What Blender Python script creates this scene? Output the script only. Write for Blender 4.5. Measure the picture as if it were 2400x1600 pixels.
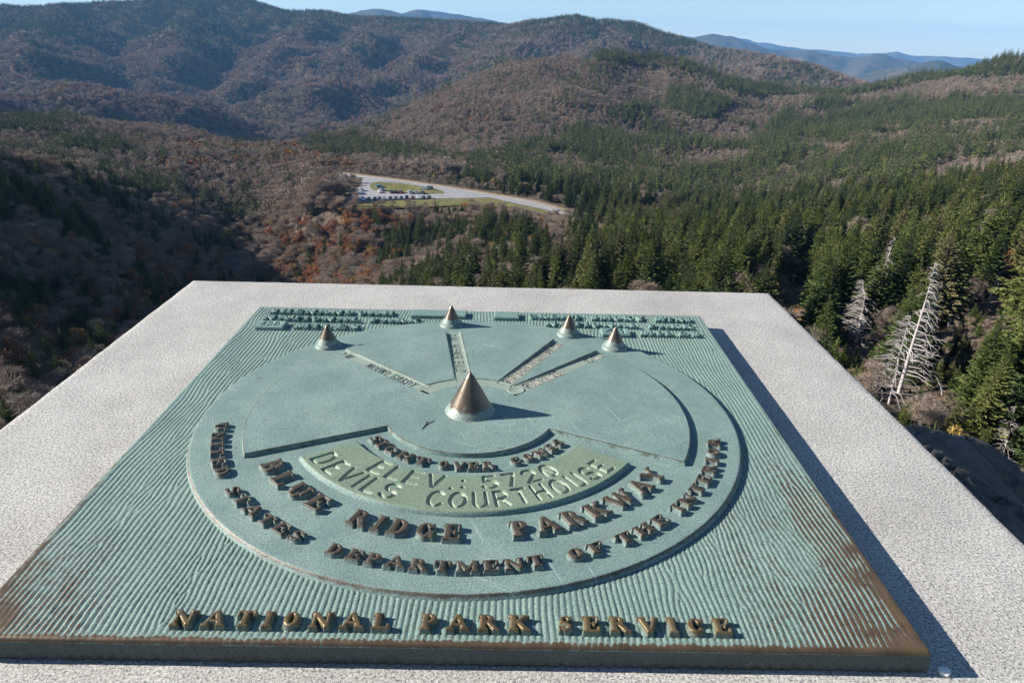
import bpy, bmesh, math, random
import numpy as np
from mathutils import Matrix, Vector, geometry
R = math.radians
for o in list(bpy.data.objects): bpy.data.objects.remove(o)
S = bpy.context.scene
COL = S.collection
random.seed(7)
RNG = np.random.default_rng(7)

# ---------------------------------------------------------------- camera, sky, sun, exposure
FPX, CX, CY, CZ = 1742.0, 0.02955, -0.65149, 0.34499      # the photo is 2400 px wide
PITCH, YAW, ROLL = -0.387882, 0.0149563, 0.0266436
_fw = np.array([math.sin(YAW)*math.cos(PITCH), math.cos(YAW)*math.cos(PITCH), math.sin(PITCH)])
_rt = np.array([math.cos(YAW), -math.sin(YAW), 0.0]); _up = np.cross(_rt, _fw)
CR = math.cos(ROLL)*_rt + math.sin(ROLL)*_up
CU = math.cos(ROLL)*_up - math.sin(ROLL)*_rt
cam = bpy.data.cameras.new('camera'); camo = bpy.data.objects.new('camera', cam); COL.objects.link(camo)
cam.sensor_width = 36; cam.lens = FPX/2400*36; cam.clip_start = 0.02; cam.clip_end = 60000
m = Matrix.Identity(4)
for i in range(3):
    m[i][0], m[i][1], m[i][2], m[i][3] = CR[i], CU[i], -_fw[i], (CX, CY, CZ)[i]
camo.matrix_world = m
S.camera = camo

HAZE_D = 5.0e-5
SUN_EL, SUN_AZ = R(27.0), R(5.5)        # the sun stands left (-x) and a little ahead (+y)
W = bpy.data.worlds.new('World'); S.world = W; W.use_nodes = True
wn = W.node_tree.nodes; wl = W.node_tree.links; wn.clear()
sky = wn.new('ShaderNodeTexSky'); sky.sky_type = 'NISHITA'; sky.sun_disc = False
sky.sun_elevation = SUN_EL
sky.sun_rotation = math.atan2(-math.cos(SUN_AZ), math.sin(SUN_AZ))
sky.altitude = 1700; sky.air_density = 1.0; sky.dust_density = 0.0; sky.ozone_density = 3.0
bg = wn.new('ShaderNodeBackground'); bg.inputs['Strength'].default_value = 0.066
wo = wn.new('ShaderNodeOutputWorld')
wl.new(sky.outputs[0], bg.inputs[0]); wl.new(bg.outputs[0], wo.inputs[0])

sun = bpy.data.lights.new('sun', 'SUN'); sun.energy = 5.0; sun.angle = R(0.55); sun.color = (1.0, 0.95, 0.88)
suno = bpy.data.objects.new('sun', sun); COL.objects.link(suno)
TO_SUN = Vector((-math.cos(SUN_EL)*math.cos(SUN_AZ), math.cos(SUN_EL)*math.sin(SUN_AZ), math.sin(SUN_EL)))
suno.rotation_euler = TO_SUN.to_track_quat('Z', 'Y').to_euler()
suno.location = (-3, 1, 6)

S.view_settings.view_transform = 'Standard'; S.view_settings.look = 'None'
S.view_settings.gamma = 1.0; S.view_settings.exposure = 1.12
S.view_settings.use_curve_mapping = False
S.render.engine = 'CYCLES'
S.cycles.max_bounces = 6; S.cycles.volume_bounces = 0; S.cycles.transparent_max_bounces = 4
S.cycles.use_denoising = True
S.cycles.use_adaptive_sampling = True; S.cycles.adaptive_threshold = 0.015

# ---------------------------------------------------------------- helpers
def tag(o, label=None, cat=None, group=None, kind=None):
    if label: o['label'] = label
    if cat: o['category'] = cat
    if group: o['group'] = group
    if kind: o['kind'] = kind
    return o

def mesh_np(name, V, F, mat=None, smooth=True, attrs=None, colors=None):
    V = np.ascontiguousarray(V, dtype=np.float32); F = np.ascontiguousarray(F, dtype=np.int32)
    me = bpy.data.meshes.new(name)
    k = F.shape[1]; n = F.shape[0]
    me.vertices.add(len(V)); me.vertices.foreach_set('co', V.ravel())
    me.loops.add(n*k); me.loops.foreach_set('vertex_index', F.ravel())
    me.polygons.add(n); me.polygons.foreach_set('loop_start', np.arange(0, n*k, k, dtype=np.int32))
    me.polygons.foreach_set('use_smooth', np.full(n, smooth, dtype=bool))
    for an, av in (attrs or {}).items():
        a = me.attributes.new(an, 'FLOAT', 'POINT'); a.data.foreach_set('value', np.ascontiguousarray(av, dtype=np.float32))
    for an, av in (colors or {}).items():
        a = me.attributes.new(an, 'FLOAT_COLOR', 'POINT')
        c4 = np.ones((len(V), 4), dtype=np.float32); c4[:, :3] = av
        a.data.foreach_set('color', c4.ravel())
    me.update(); me.validate()
    if mat: me.materials.append(mat)
    return me

def obj(name, me, parent=None, loc=None, rot=None, scale=None):
    o = bpy.data.objects.new(name, me); COL.objects.link(o)
    if parent: o.parent = parent
    if loc is not None: o.location = loc
    if rot is not None: o.rotation_euler = rot
    if scale is not None: o.scale = scale
    return o

def empty(name, loc=(0, 0, 0), parent=None):
    o = bpy.data.objects.new(name, None); COL.objects.link(o); o.location = loc
    o.empty_display_size = 0.1
    if parent: o.parent = parent
    return o

def grid_faces(nu, nv, off=0):
    """quads of a nu x nv vertex grid (index = i*nv + j)"""
    i, j = np.meshgrid(np.arange(nu-1), np.arange(nv-1), indexing='ij')
    a = (i*nv + j).ravel() + off
    return np.stack([a, a+nv, a+nv+1, a+1], 1)

class Nt:
    """tiny node-tree builder"""
    def __init__(s, name):
        s.m = bpy.data.materials.new(name); s.m.use_nodes = True
        s.t = s.m.node_tree; s.n = s.t.nodes; s.n.clear()
        s.out = s.n.new('ShaderNodeOutputMaterial'); s.p = s.n.new('ShaderNodeBsdfPrincipled')
        s.link(s.p.outputs[0], s.out.inputs[0])
    def link(s, a, b): s.t.links.new(a, b)
    def set(s, sock, v):
        if hasattr(v, 'is_linked') or isinstance(v, bpy.types.NodeSocket): s.link(v, sock)
        else:
            if isinstance(v, (tuple, list)) and len(v) == 3 and sock.type == 'RGBA': v = (*v, 1)
            sock.default_value = v
    def pr(s, **k):
        for a, v in k.items(): s.set(s.p.inputs[a.replace('_', ' ')], v)
    def coord(s, which='Object'):
        return s.n.new('ShaderNodeTexCoord').outputs[which]
    def geo(s, which='Position'): return s.n.new('ShaderNodeNewGeometry').outputs[which]
    def attr(s, name, out='Fac'):
        a = s.n.new('ShaderNodeAttribute'); a.attribute_name = name; return a.outputs[out]
    def mapping(s, v, scale=(1, 1, 1), rot=(0, 0, 0), loc=(0, 0, 0)):
        a = s.n.new('ShaderNodeMapping'); s.link(v, a.inputs[0])
        a.inputs['Scale'].default_value = scale; a.inputs['Rotation'].default_value = rot; a.inputs['Location'].default_value = loc
        return a.outputs[0]
    def noise(s, v, scale, detail=3, rough=.55, out='Fac', dist=0):
        a = s.n.new('ShaderNodeTexNoise'); s.link(v, a.inputs['Vector'])
        a.inputs['Scale'].default_value = scale; a.inputs['Detail'].default_value = detail
        a.inputs['Roughness'].default_value = rough; a.inputs['Distortion'].default_value = dist
        return a.outputs[out]
    def voro(s, v, scale, feat='F1', out='Distance'):
        a = s.n.new('ShaderNodeTexVoronoi'); a.feature = feat; s.link(v, a.inputs['Vector']); a.inputs['Scale'].default_value = scale
        return a.outputs[out]
    def ramp(s, f, stops, interp='LINEAR'):
        a = s.n.new('ShaderNodeValToRGB'); s.link(f, a.inputs[0]); e = a.color_ramp.elements
        a.color_ramp.interpolation = interp
        while len(e) < len(stops): e.new(0.5)
        for k, (p, c) in enumerate(stops):
            e[k].position = p
            e[k].color = (c, c, c, 1) if isinstance(c, (int, float)) else (*c, 1)
        return a.outputs[0]
    def mix(s, f, a, b, blend='MIX'):
        k = s.n.new('ShaderNodeMix'); k.data_type = 'RGBA'; k.blend_type = blend
        s.set(k.inputs[0], f); s.set(k.inputs[6], a); s.set(k.inputs[7], b)
        return k.outputs[2]
    def math(s, op, a, b=0.0, clamp=False):
        k = s.n.new('ShaderNodeMath'); k.operation = op; k.use_clamp = clamp
        s.set(k.inputs[0], a); s.set(k.inputs[1], b); return k.outputs[0]
    def sep(s, v):
        k = s.n.new('ShaderNodeSeparateXYZ'); s.link(v, k.inputs[0]); return k.outputs
    def bump(s, h, strength=.3, dist=.001, normal=None):
        k = s.n.new('ShaderNodeBump'); s.link(h, k.inputs['Height'])
        k.inputs['Strength'].default_value = strength; k.inputs['Distance'].default_value = dist
        if normal is not None: s.link(normal, k.inputs['Normal'])
        s.link(k.outputs[0], s.p.inputs['Normal']); return k.outputs[0]

def vnoise(x, y, seed=0):
    """smooth 2-D value noise in [-1,1], numpy"""
    xi = np.floor(x).astype(np.int64); yi = np.floor(y).astype(np.int64)
    fx = x-xi; fy = y-yi; fx = fx*fx*fx*(fx*(fx*6-15)+10); fy = fy*fy*fy*(fy*(fy*6-15)+10)
    def h(a, b):
        n = (a*374761393 + b*668265263 + seed*1442695041) & 0xffffffff
        n = ((n ^ (n >> 13))*1274126177) & 0xffffffff
        return ((n ^ (n >> 16)) & 0xffff)/32767.5 - 1
    return (h(xi, yi)*(1-fx)+h(xi+1, yi)*fx)*(1-fy) + (h(xi, yi+1)*(1-fx)+h(xi+1, yi+1)*fx)*fy
def fbm(x, y, oct=4, seed=0, gain=.5):
    s = 0; a = 1; t = 0
    for k in range(oct):
        s = s + a*vnoise(x*2**k+17.3*k, y*2**k-9.1*k, seed+k); t += a; a *= gain
    return s/t
def sstep(a, b, x):
    t = np.clip((x-a)/(b-a), 0, 1); return t*t*(3-2*t)
# ================================================================ terrain: near hills
def ray_at(px, py):
    d = _fw + CR*((px-1200)/FPX) - CU*((py-800)/FPX)
    return math.atan2(d[0], d[1]), d[2]/math.hypot(d[0], d[1])
def to_px(x, y, z):
    q = np.stack([np.asarray(x)-CX, np.asarray(y)-CY, np.asarray(z)-CZ], -1)
    zc = q@_fw
    return 1200+FPX*(q@CR)/zc, 800-FPX*(q@CU)/zc
LOTZ = -79.0
# surveyed spots: bearing (degrees from straight ahead), distance (m), height below the eye (m)
SPOTS = [
 # straight ahead
 (0,5,-5),(0,12,-11),(0,30,-22),(0,80,-38),(0,160,-54),(0,250,-67),(0,330,-77),(0,375,-79),(0,410,-79.5),(0,520,-86),(0,700,-86),(0,900,-72),(0,1040,-57),(0,1180,-53),(0,1290,-95),(0,1600,-210),
 # right of ahead
 (10,6,-6),(10,30,-23),(10,80,-36),(10,160,-50),(10,250,-64),(10,370,-82),(10,500,-90),(10,680,-92),(10,900,-77),(10,1080,-52),(10,1210,-38),(10,1330,-70),(10,1600,-220),
 (18,7,-7.5),(18,30,-21),(18,70,-32),(18,120,-40),(18,200,-53),(18,330,-73),(18,450,-87),(18,620,-94),(18,820,-89),(18,1020,-76),(18,1230,-62),(18,1380,-60),(18,1500,-95),(18,1700,-240),
 (23,1350,-72),(23,1150,-76),(23,1500,-110),(23,900,-78),(23,600,-82),
 (27,8,-8),(27,25,-19),(27,45,-24),(27,80,-33),(27,130,-40),(27,210,-48),(27,350,-63),(27,520,-72),(27,720,-74),(27,930,-66),(27,1150,-54),(27,1320,-36),(27,1450,-85),(27,1700,-220),
 (35,7,-8),(35,22,-18.5),(35,40,-24),(35,70,-31),(35,120,-32),(35,210,-41),(35,360,-52),(35,600,-60),(35,880,-50),(35,1080,-34),(35,1280,-8),(35,1420,-60),(35,1700,-200),
 (46,7,-8),(46,25,-18),(46,60,-27),(46,120,-26),(46,300,-38),(46,700,-45),(46,1100,-15),(46,1400,-10),(46,1700,-150),
 # crest of the facing hill
 (5.5,1230,-37),(7.5,1250,-33),(10,1265,-36),(12.6,1300,-46),(15,1340,-62),(-3,1120,-73),(-6,1080,-88),(-9,980,-102),(-12,900,-109),(-14.5,840,-114),(3,1210,-46),(20.5,1400,-70),(30.3,1300,-29),(32.5,1300,-16),
 (-6,1250,-130),(-9,1150,-150),(-12,1080,-165),(-3,1300,-125),(-12,1500,-235),(-6,1600,-230),
 # road and lot level
 (-6,440,-79),(-12,466,-80),(-12,382,-79),(-5,386,-79),(5,372,-80),(-9,405,-79),(-15,470,-84),(-3,392,-79),
 (-9,362,-86),(-9,330,-91),(-4,350,-85),(-13,360,-90),
 # hollow and bench on the left
 (-9,5,-3),(-9,30,-23),(-9,100,-52),(-9,180,-70),(-9,260,-86),(-9,560,-84),(-9,720,-92),(-9,850,-99),
 (-18,6,-4),(-18,30,-26),(-18,90,-58),(-18,160,-77),(-18,240,-92),(-18,320,-104),(-18,400,-103),(-18,470,-95),(-18,530,-90),(-18,620,-92),(-18,760,-103),(-18,870,-114),(-18,1000,-150),(-18,1350,-235),
 (-24,6,-5),(-24,60,-46),(-24,130,-72),(-24,210,-83),(-24,280,-90),(-24,340,-90),(-24,430,-88),(-24,540,-82),(-24,680,-88),(-24,850,-99),(-24,980,-140),(-24,1350,-230),
 (-29,6,-5),(-29,40,-34),(-29,110,-66),(-29,190,-75),(-29,250,-73),(-29,310,-67),(-29,360,-66),(-29,440,-74),(-29,620,-78),(-29,850,-91),(-29,980,-130),(-29,1350,-220),
 (-34,7,-6),(-34,60,-44),(-34,140,-64),(-34,210,-68),(-34,260,-57),(-34,310,-47),(-34,380,-56),(-34,520,-72),(-34,800,-79),(-34,980,-120),(-34,1350,-200),
 (-40,8,-7),(-40,80,-42),(-40,160,-54),(-40,240,-44),(-40,310,-37),(-40,450,-55),(-40,900,-75),(-40,1350,-180),
 (-52,8,-6),(-52,60,-26),(-52,160,-40),(-52,300,-40),(-52,500,-50),(-52,1000,-60),(-52,1400,-150),
]
_sp = np.array(SPOTS, float)
def _emb(az_deg, r): return np.stack([az_deg/9.0, np.log(r)*2.0], -1)
_E = _emb(_sp[:, 0], _sp[:, 1]); _val = _sp[:, 2]/_sp[:, 1]
def _ker(a, b):
    d2 = ((a[:, None, :]-b[None, :, :])**2).sum(-1); return np.sqrt(d2+.04)
_K = np.zeros((len(_E)+3, len(_E)+3)); _K[:-3, :-3] = _ker(_E, _E)+np.eye(len(_E))*-.004
_K[:-3, -3] = 1; _K[:-3, -2:] = _E; _K[-3, :-3] = 1; _K[-2:, :-3] = _E.T
_wt = np.linalg.solve(_K, np.concatenate([_val, np.zeros(3)]))
def rbf(az_deg, r):
    e = _emb(az_deg.ravel(), r.ravel()); o = np.zeros(len(e))
    for s in range(0, len(e), 20000):
        b = e[s:s+20000]; o[s:s+20000] = _ker(b, _E)@_wt[:-3]+_wt[-3]+b@_wt[-2:]
    return (o*r.ravel()).reshape(r.shape)
ROAD_UP = [(-107.9,459.3),(-98.0,457.7),(-71.9,444.9),(-41.1,426.8),(-19.7,412.8),(-4.4,401.4),(17.0,385.8),(27.4,371.3),(44.5,350.2),(61.3,328.0)]
ROAD_LO = [(-105.3,449.6),(-89.9,447.8),(-79.1,439.6),(-60.6,432.3),(-41.3,420.5),(-29.0,409.4),(-8.3,394.0),(5.2,381.2),(22.6,364.8),(39.5,342.8),(56.3,320.3)]
def seg_dist(x, y, pts):
    d = np.full(x.shape, 1e9)
    for (ax, ay), (bx, by) in zip(pts[:-1], pts[1:]):
        ex, ey = bx-ax, by-ay; t = np.clip(((x-ax)*ex+(y-ay)*ey)/(ex*ex+ey*ey), 0, 1)
        d = np.minimum(d, np.hypot(x-ax-t*ex, y-ay-t*ey))
    return d
def inpoly(x, y, poly):
    c = np.zeros(x.shape, bool); n = len(poly)
    for i in range(n):
        (x0, y0), (x1, y1) = poly[i], poly[(i+1) % n]
        if y0 == y1: continue
        c ^= ((y0 > y) != (y1 > y)) & (x < (x1-x0)*(y-y0)/(y1-y0)+x0)
    return c
LOT = [(-84.0,443.8),(-79.1,439.6),(-41.3,421.5),(-29.0,410.4),(-8.3,394.0),(-37.6,387.9),(-78.5,374.3),(-80.0,374.2),(-80.5,399.9),(-81.5,424.8)]
LEVEL = [(-98,460),(-41,428),(-4,403),(19,386),(8,378),(-8,391),(-38,385),(-79,372),(-81,372),(-83,420)]
def lvl_dist(x, y):
    d = np.minimum(seg_dist(x, y, ROAD_UP), seg_dist(x, y, ROAD_LO))
    d = np.minimum(d, seg_dist(x, y, LEVEL+LEVEL[:1]))
    ins = inpoly(x, y, LEVEL) | inpoly(x, y, ROAD_UP+ROAD_LO[::-1])
    return np.where(ins, 0, d)
def near_z(az_deg, r):
    x = CX+r*np.sin(np.radians(az_deg)); y = CY+r*np.cos(np.radians(az_deg))
    z = CZ+rbf(az_deg, r)
    k = sstep(10, 120, r)
    z = z + k*(r/1000.)*( 9*fbm(x/95, y/95, 4, 3) + 16*fbm(x/210+7, y/210, 3, 5)*sstep(500, 900, r))
    z = z + k*.8*fbm(x/12, y/12, 3, 8) + (1-k)*.5*fbm(x/3, y/3, 3, 8)
    ld = lvl_dist(x, y); m = sstep(34, 10, ld)
    return x, y, z*(1-m)+(CZ+LOTZ-.12)*m
NAZ, NRR = 520, 430
AZ1 = np.linspace(-54, 50, NAZ); RR1 = np.exp(np.linspace(np.log(4.2), np.log(1760), NRR))
_A, _Rr = np.meshgrid(AZ1, RR1, indexing='ij')
NX, NY, NZ = near_z(_A, _Rr)
def ground_mat(name, far=False):
    n = Nt(name); v = n.geo('Position')
    a = n.noise(v, .035, 5, .6); b = n.noise(v, .35, 4, .65); c = n.noise(v, 2.5, 3, .6)
    col = n.ramp(n.math('ADD', n.math('MULTIPLY', a, .5), n.math('MULTIPLY', b, .5)), [(.35, (.075, .060, .044)), (.5, (.13, .098, .070)), (.66, (.18, .13, .088))])
    col = n.mix(n.ramp(c, [(.4, .5), (.6, 0.0)]), col, (.04, .035, .025))
    nz = n.sep(n.geo('Normal'))[2]
    rock = n.ramp(n.math('ADD', nz, n.math('MULTIPLY', n.math('SUBTRACT', n.noise(v, .12, 5), .5), .5)), [(.44, 1.0), (.54, 0.0)])
    rk = n.ramp(n.noise(v, .5, 6, .7), [(.3, (.08, .085, .09)), (.6, (.21, .21, .205))])
    col = n.mix(rock, col, rk)
    n.pr(Base_Color=col, Roughness=.95, Specular_IOR_Level=.1)
    n.bump(n.math('ADD', b, n.noise(v, .12, 4)), .8, 2.0)
    return n.m
M_GROUND = ground_mat('forest_floor')
tag(obj('hillside_terrain', mesh_np('hillside_terrain', np.stack([NX, NY, NZ], -1).reshape(-1, 3), grid_faces(NAZ, NRR)[:, ::-1], M_GROUND)), kind='structure', label='forested slopes and bench below the overlook')

# ---------------------------------------------------------------- terrain: mountains beyond
def polar(az, r, z): return (CX+r*math.sin(R(az)), CY+r*math.cos(R(az)), CZ+z)
def ridge_field(x, y, ridges, base):
    """height of a range built from crest lines; every crest falls off to both sides"""
    z = np.full(x.shape, float(base))
    for pts, slope, soft in ridges:
        P3 = [polar(*p) for p in pts]
        best = np.full(x.shape, -1e9)
        for (ax, ay, az_), (bx, by, bz) in zip(P3[:-1], P3[1:]):
            ex, ey = bx-ax, by-ay; t = np.clip(((x-ax)*ex+(y-ay)*ey)/(ex*ex+ey*ey), 0, 1)
            d = np.hypot(x-ax-t*ex, y-ay-t*ey)
            h = az_+t*(bz-az_) - slope*(np.sqrt(d*d+soft*soft)-soft)
            best = np.maximum(best, h)
        k = 14.0
        hi = np.maximum(z, best); lo = np.minimum(z, best)
        z = hi + k*np.log1p(np.exp(-np.clip((hi-lo)/k, 0, 40)))*.55
    return z
MAIN = [
 ([(-60,3300,90),(-45,3200,75),(-36,3300,62),(-31.9,3300,54),(-30.4,3300,50),(-28.5,3350,64),(-26.4,3400,80),(-23.9,3400,92),(-21.1,3500,112),(-18.2,3500,116),(-17.2,3400,90),(-15.0,3300,68),(-13.0,3300,74),(-11.6,3200,60),(-8.7,3100,52),(-5.8,3000,49),(-2.8,2900,43),(.2,2800,34),(2.2,2700,52),(4.5,2600,62),(6.2,2600,52),(7.2,2600,56),(8.2,2550,47),(8.9,2500,29),(11.0,2450,15),(12.5,2400,-3),(14.8,2300,-25),(17.8,2200,-30),(19.9,2100,-46),(21.4,2050,-62),(23.3,2000,-84),(25.3,1950,-120),(30,1900,-190)], .34, 40),
 ([(-36,1500,-85),(-32.9,1500,-112),(-29.5,1520,-118),(-25.9,1550,-131),(-22.9,1600,-153),(-20.2,1600,-182)], .42, 50),
 ([(-2.8,2900,25),(-2.0,2600,-20),(-4.3,2400,-52),(-7.3,2200,-88),(-10.4,2050,-112),(-14.3,1850,-137),(-18.0,1650,-182)], .46, 22),
 ([(-13.5,2200,-120),(-14.9,1900,-150),(-12.0,1700,-160),(-9.9,1600,-190)], .45, 25),
 ([(-21,3450,95),(-21.5,3000,15),(-23,2600,-60),(-24,2200,-125)], .40, 30),
 ([(-28.5,3300,55),(-29.5,2900,-8),(-31,2400,-70),(-31.5,2000,-110)], .40, 30),
 ([(-13,3250,60),(-14,2850,-5),(-16.5,2500,-75),(-19,2200,-130)], .44, 24),
 ([(-8.7,3080,45),(-9.5,2750,-15),(-11.0,2500,-60)], .46, 22),
 ([(4.5,2580,50),(2.0,2250,-30),(-.5,2000,-92),(-3,1800,-150)], .40, 30),
 ([(8.6,2500,30),(7.5,2150,-38),(6,1900,-85)], .38, 30),
 ([(14.8,2300,-35),(13.5,2000,-85),(12.5,1800,-125)], .38, 30),
 ([(-36,3200,50),(-38,2700,10),(-38,2200,-60)], .40, 30),
]
def main_z(az_deg, r):
    x = CX+r*np.sin(np.radians(az_deg)); y = CY+r*np.cos(np.radians(az_deg))
    z = ridge_field(x, y, MAIN, CZ-330)
    rg = 1-np.abs(fbm(x/420+3, y/420, 4, 31)); rg2 = 1-np.abs(fbm(x/170, y/170+5, 3, 37))
    zc = np.interp(az_deg, [p[0] for p in MAIN[0][0]], [p[2]+CZ for p in MAIN[0][0]]); dep = sstep(3, 85, zc-z)          # the skyline keeps its outline
    z = z + (rg-.75)*115*dep*.8 + (rg2-.75)*34*(.25+.75*dep) + 5*fbm(x/60, y/60, 3, 39)*sstep(0, 40, zc-z)
    return x, y, z
NA2, NR2 = 440, 260
AZ2 = np.linspace(-46, 46, NA2); RR2 = np.linspace(1330, 4100, NR2)
_A2, _R2 = np.meshgrid(AZ2, RR2, indexing='ij')
MX, MY, MZ = main_z(_A2, _R2)
M_MTN = ground_mat('mountain_floor')
tag(obj('mountain', mesh_np('mountain', np.stack([MX, MY, MZ], -1).reshape(-1, 3), grid_faces(NA2, NR2)[:, ::-1], M_MTN)), kind='structure', label='long wooded mountain filling the left of the skyline')

def far_mat():
    n = Nt('distant_forest'); v = n.geo('Position')
    a = n.noise(v, .004, 6, .65); b = n.noise(v, .03, 4, .7)
    col = n.ramp(n.math('ADD', n.math('MULTIPLY', a, .6), n.math('MULTIPLY', b, .4)), [(.36, (.035, .045, .03)), (.5, (.075, .066, .048)), (.64, (.125, .085, .058))])
    n.pr(Base_Color=col, Roughness=1.0, Specular_IOR_Level=0.0); n.bump(n.math('ADD', a, b), .9, 14.0)
    return n.m
M_FAR = far_mat()
def far_range(name, label, crests, base, r0, r1, a0, a1, amp, na=360, nr=90, seed=1):
    A, Q = np.meshgrid(np.linspace(a0, a1, na), np.linspace(r0, r1, nr), indexing='ij')
    x = CX+Q*np.sin(np.radians(A)); y = CY+Q*np.cos(np.radians(A))
    z = ridge_field(x, y, crests, base)
    s = amp*9
    z = z + amp*((1-np.abs(fbm(x/s, y/s, 4, seed)))-.8) - amp*.2
    tag(obj(name, mesh_np(name, np.stack([x, y, z], -1).reshape(-1, 3), grid_faces(na, nr)[:, ::-1], M_FAR)), kind='structure', label=label)
far_range('distant_mountain', 'blue peak showing behind the long wooded mountain',
 [([(-22,9000,60),(-12.8,9000,150),(-11.2,9000,175),(-10.2,9000,240),(-8.8,9000,272),(-7.8,9000,226),(-6.2,9500,275),(-4.6,9500,258),(-2.2,9500,208),(3,9500,80)], .30, 60)], -500, 7600, 10400, -24, 6, 45, seed=4)
far_range('distant_ridge', 'bluish folded ridge to the right of the near mountain',
 [([(4,8600,-180),(9.4,8500,-58),(12.3,8500,30),(14.1,8500,88),(15.7,8500,60),(17.5,8500,-14),(19.2,8500,-55),(20.8,8500,-36),(22.5,8500,-80),(23.5,8500,-95),(25.0,8500,-56),(26.6,8500,-88),(27.6,8500,-114),(31,8500,-150),(40,8500,-260)], .30, 50),
  ([(14.1,8450,80),(14.8,7700,-120),(15.5,7100,-260)], .33, 50), ([(20.8,8480,-40),(20.2,7700,-190),(20.4,7100,-300)], .33, 50), ([(25,8480,-60),(24.2,7700,-200),(23.8,7100,-320)], .33, 50)], -620, 6900, 9800, 2, 44, 42, seed=9)
far_range('distant_foothill', 'low dark ridge in front of the blue ridges at right',
 [([(18,6100,-420),(21.2,6000,-306),(23.3,6000,-219),(26.2,6000,-121),(28.5,6000,-70),(29.5,6000,-87),(32.2,6000,-140),(44,6000,-250)], .30, 40)], -640, 4900, 6900, 14, 46, 34, seed=14)
far_range('horizon_range', 'palest blue range along the horizon',
 [([(0,15000,-80),(6.3,15000,24),(11.1,15000,145),(13.4,15000,72),(15.4,15000,122),(17.4,15000,48),(20.3,15000,-60),(21.3,15000,-38),(23.7,15000,-104),(26.0,15000,-58),(27.3,15000,-116),(28.5,15000,-112),(30.9,15000,-124),(33.1,15000,-104),(37.2,15000,-98),(48,15000,-130)], .25, 80)], -760, 13200, 16600, -2, 50, 50, seed=22)
# broad valley country under everything, out to the horizon
A, Q = np.meshgrid(np.linspace(-62, 62, 120), np.exp(np.linspace(np.log(900), np.log(17500), 120)), indexing='ij')
x = CX+Q*np.sin(np.radians(A)); y = CY+Q*np.cos(np.radians(A))
z = -430-120*sstep(1500, 5000, Q)-170*sstep(5000, 14000, Q)+60*fbm(x/1300, y/1300, 4, 51)
tag(obj('valley_ground', mesh_np('valley_ground', np.stack([x, y, z], -1).reshape(-1, 3), grid_faces(120, 120)[:, ::-1], M_FAR)), kind='structure', label='wooded valley country between the ranges')

# ---------------------------------------------------------------- haze
bm = bmesh.new(); bmesh.ops.create_cube(bm, size=1)
hz = bpy.data.meshes.new('haze'); bm.to_mesh(hz); bm.free()
hm = bpy.data.materials.new('haze'); hm.use_nodes = True; t = hm.node_tree; t.nodes.clear()
ho = t.nodes.new('ShaderNodeOutputMaterial'); hv = t.nodes.new('ShaderNodeVolumePrincipled')
hv.inputs['Color'].default_value = (.22, .54, 1.0, 1); hv.inputs['Density'].default_value = HAZE_D; hv.inputs['Anisotropy'].default_value = .0
t.links.new(hv.outputs[0], ho.inputs['Volume']); hz.materials.append(hm)
hz_o = obj('haze', hz, None, (0, 8200, -300), None, (34000, 18200, 1440))
tag(hz_o, 'thin blue mountain haze', kind='stuff')
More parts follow.
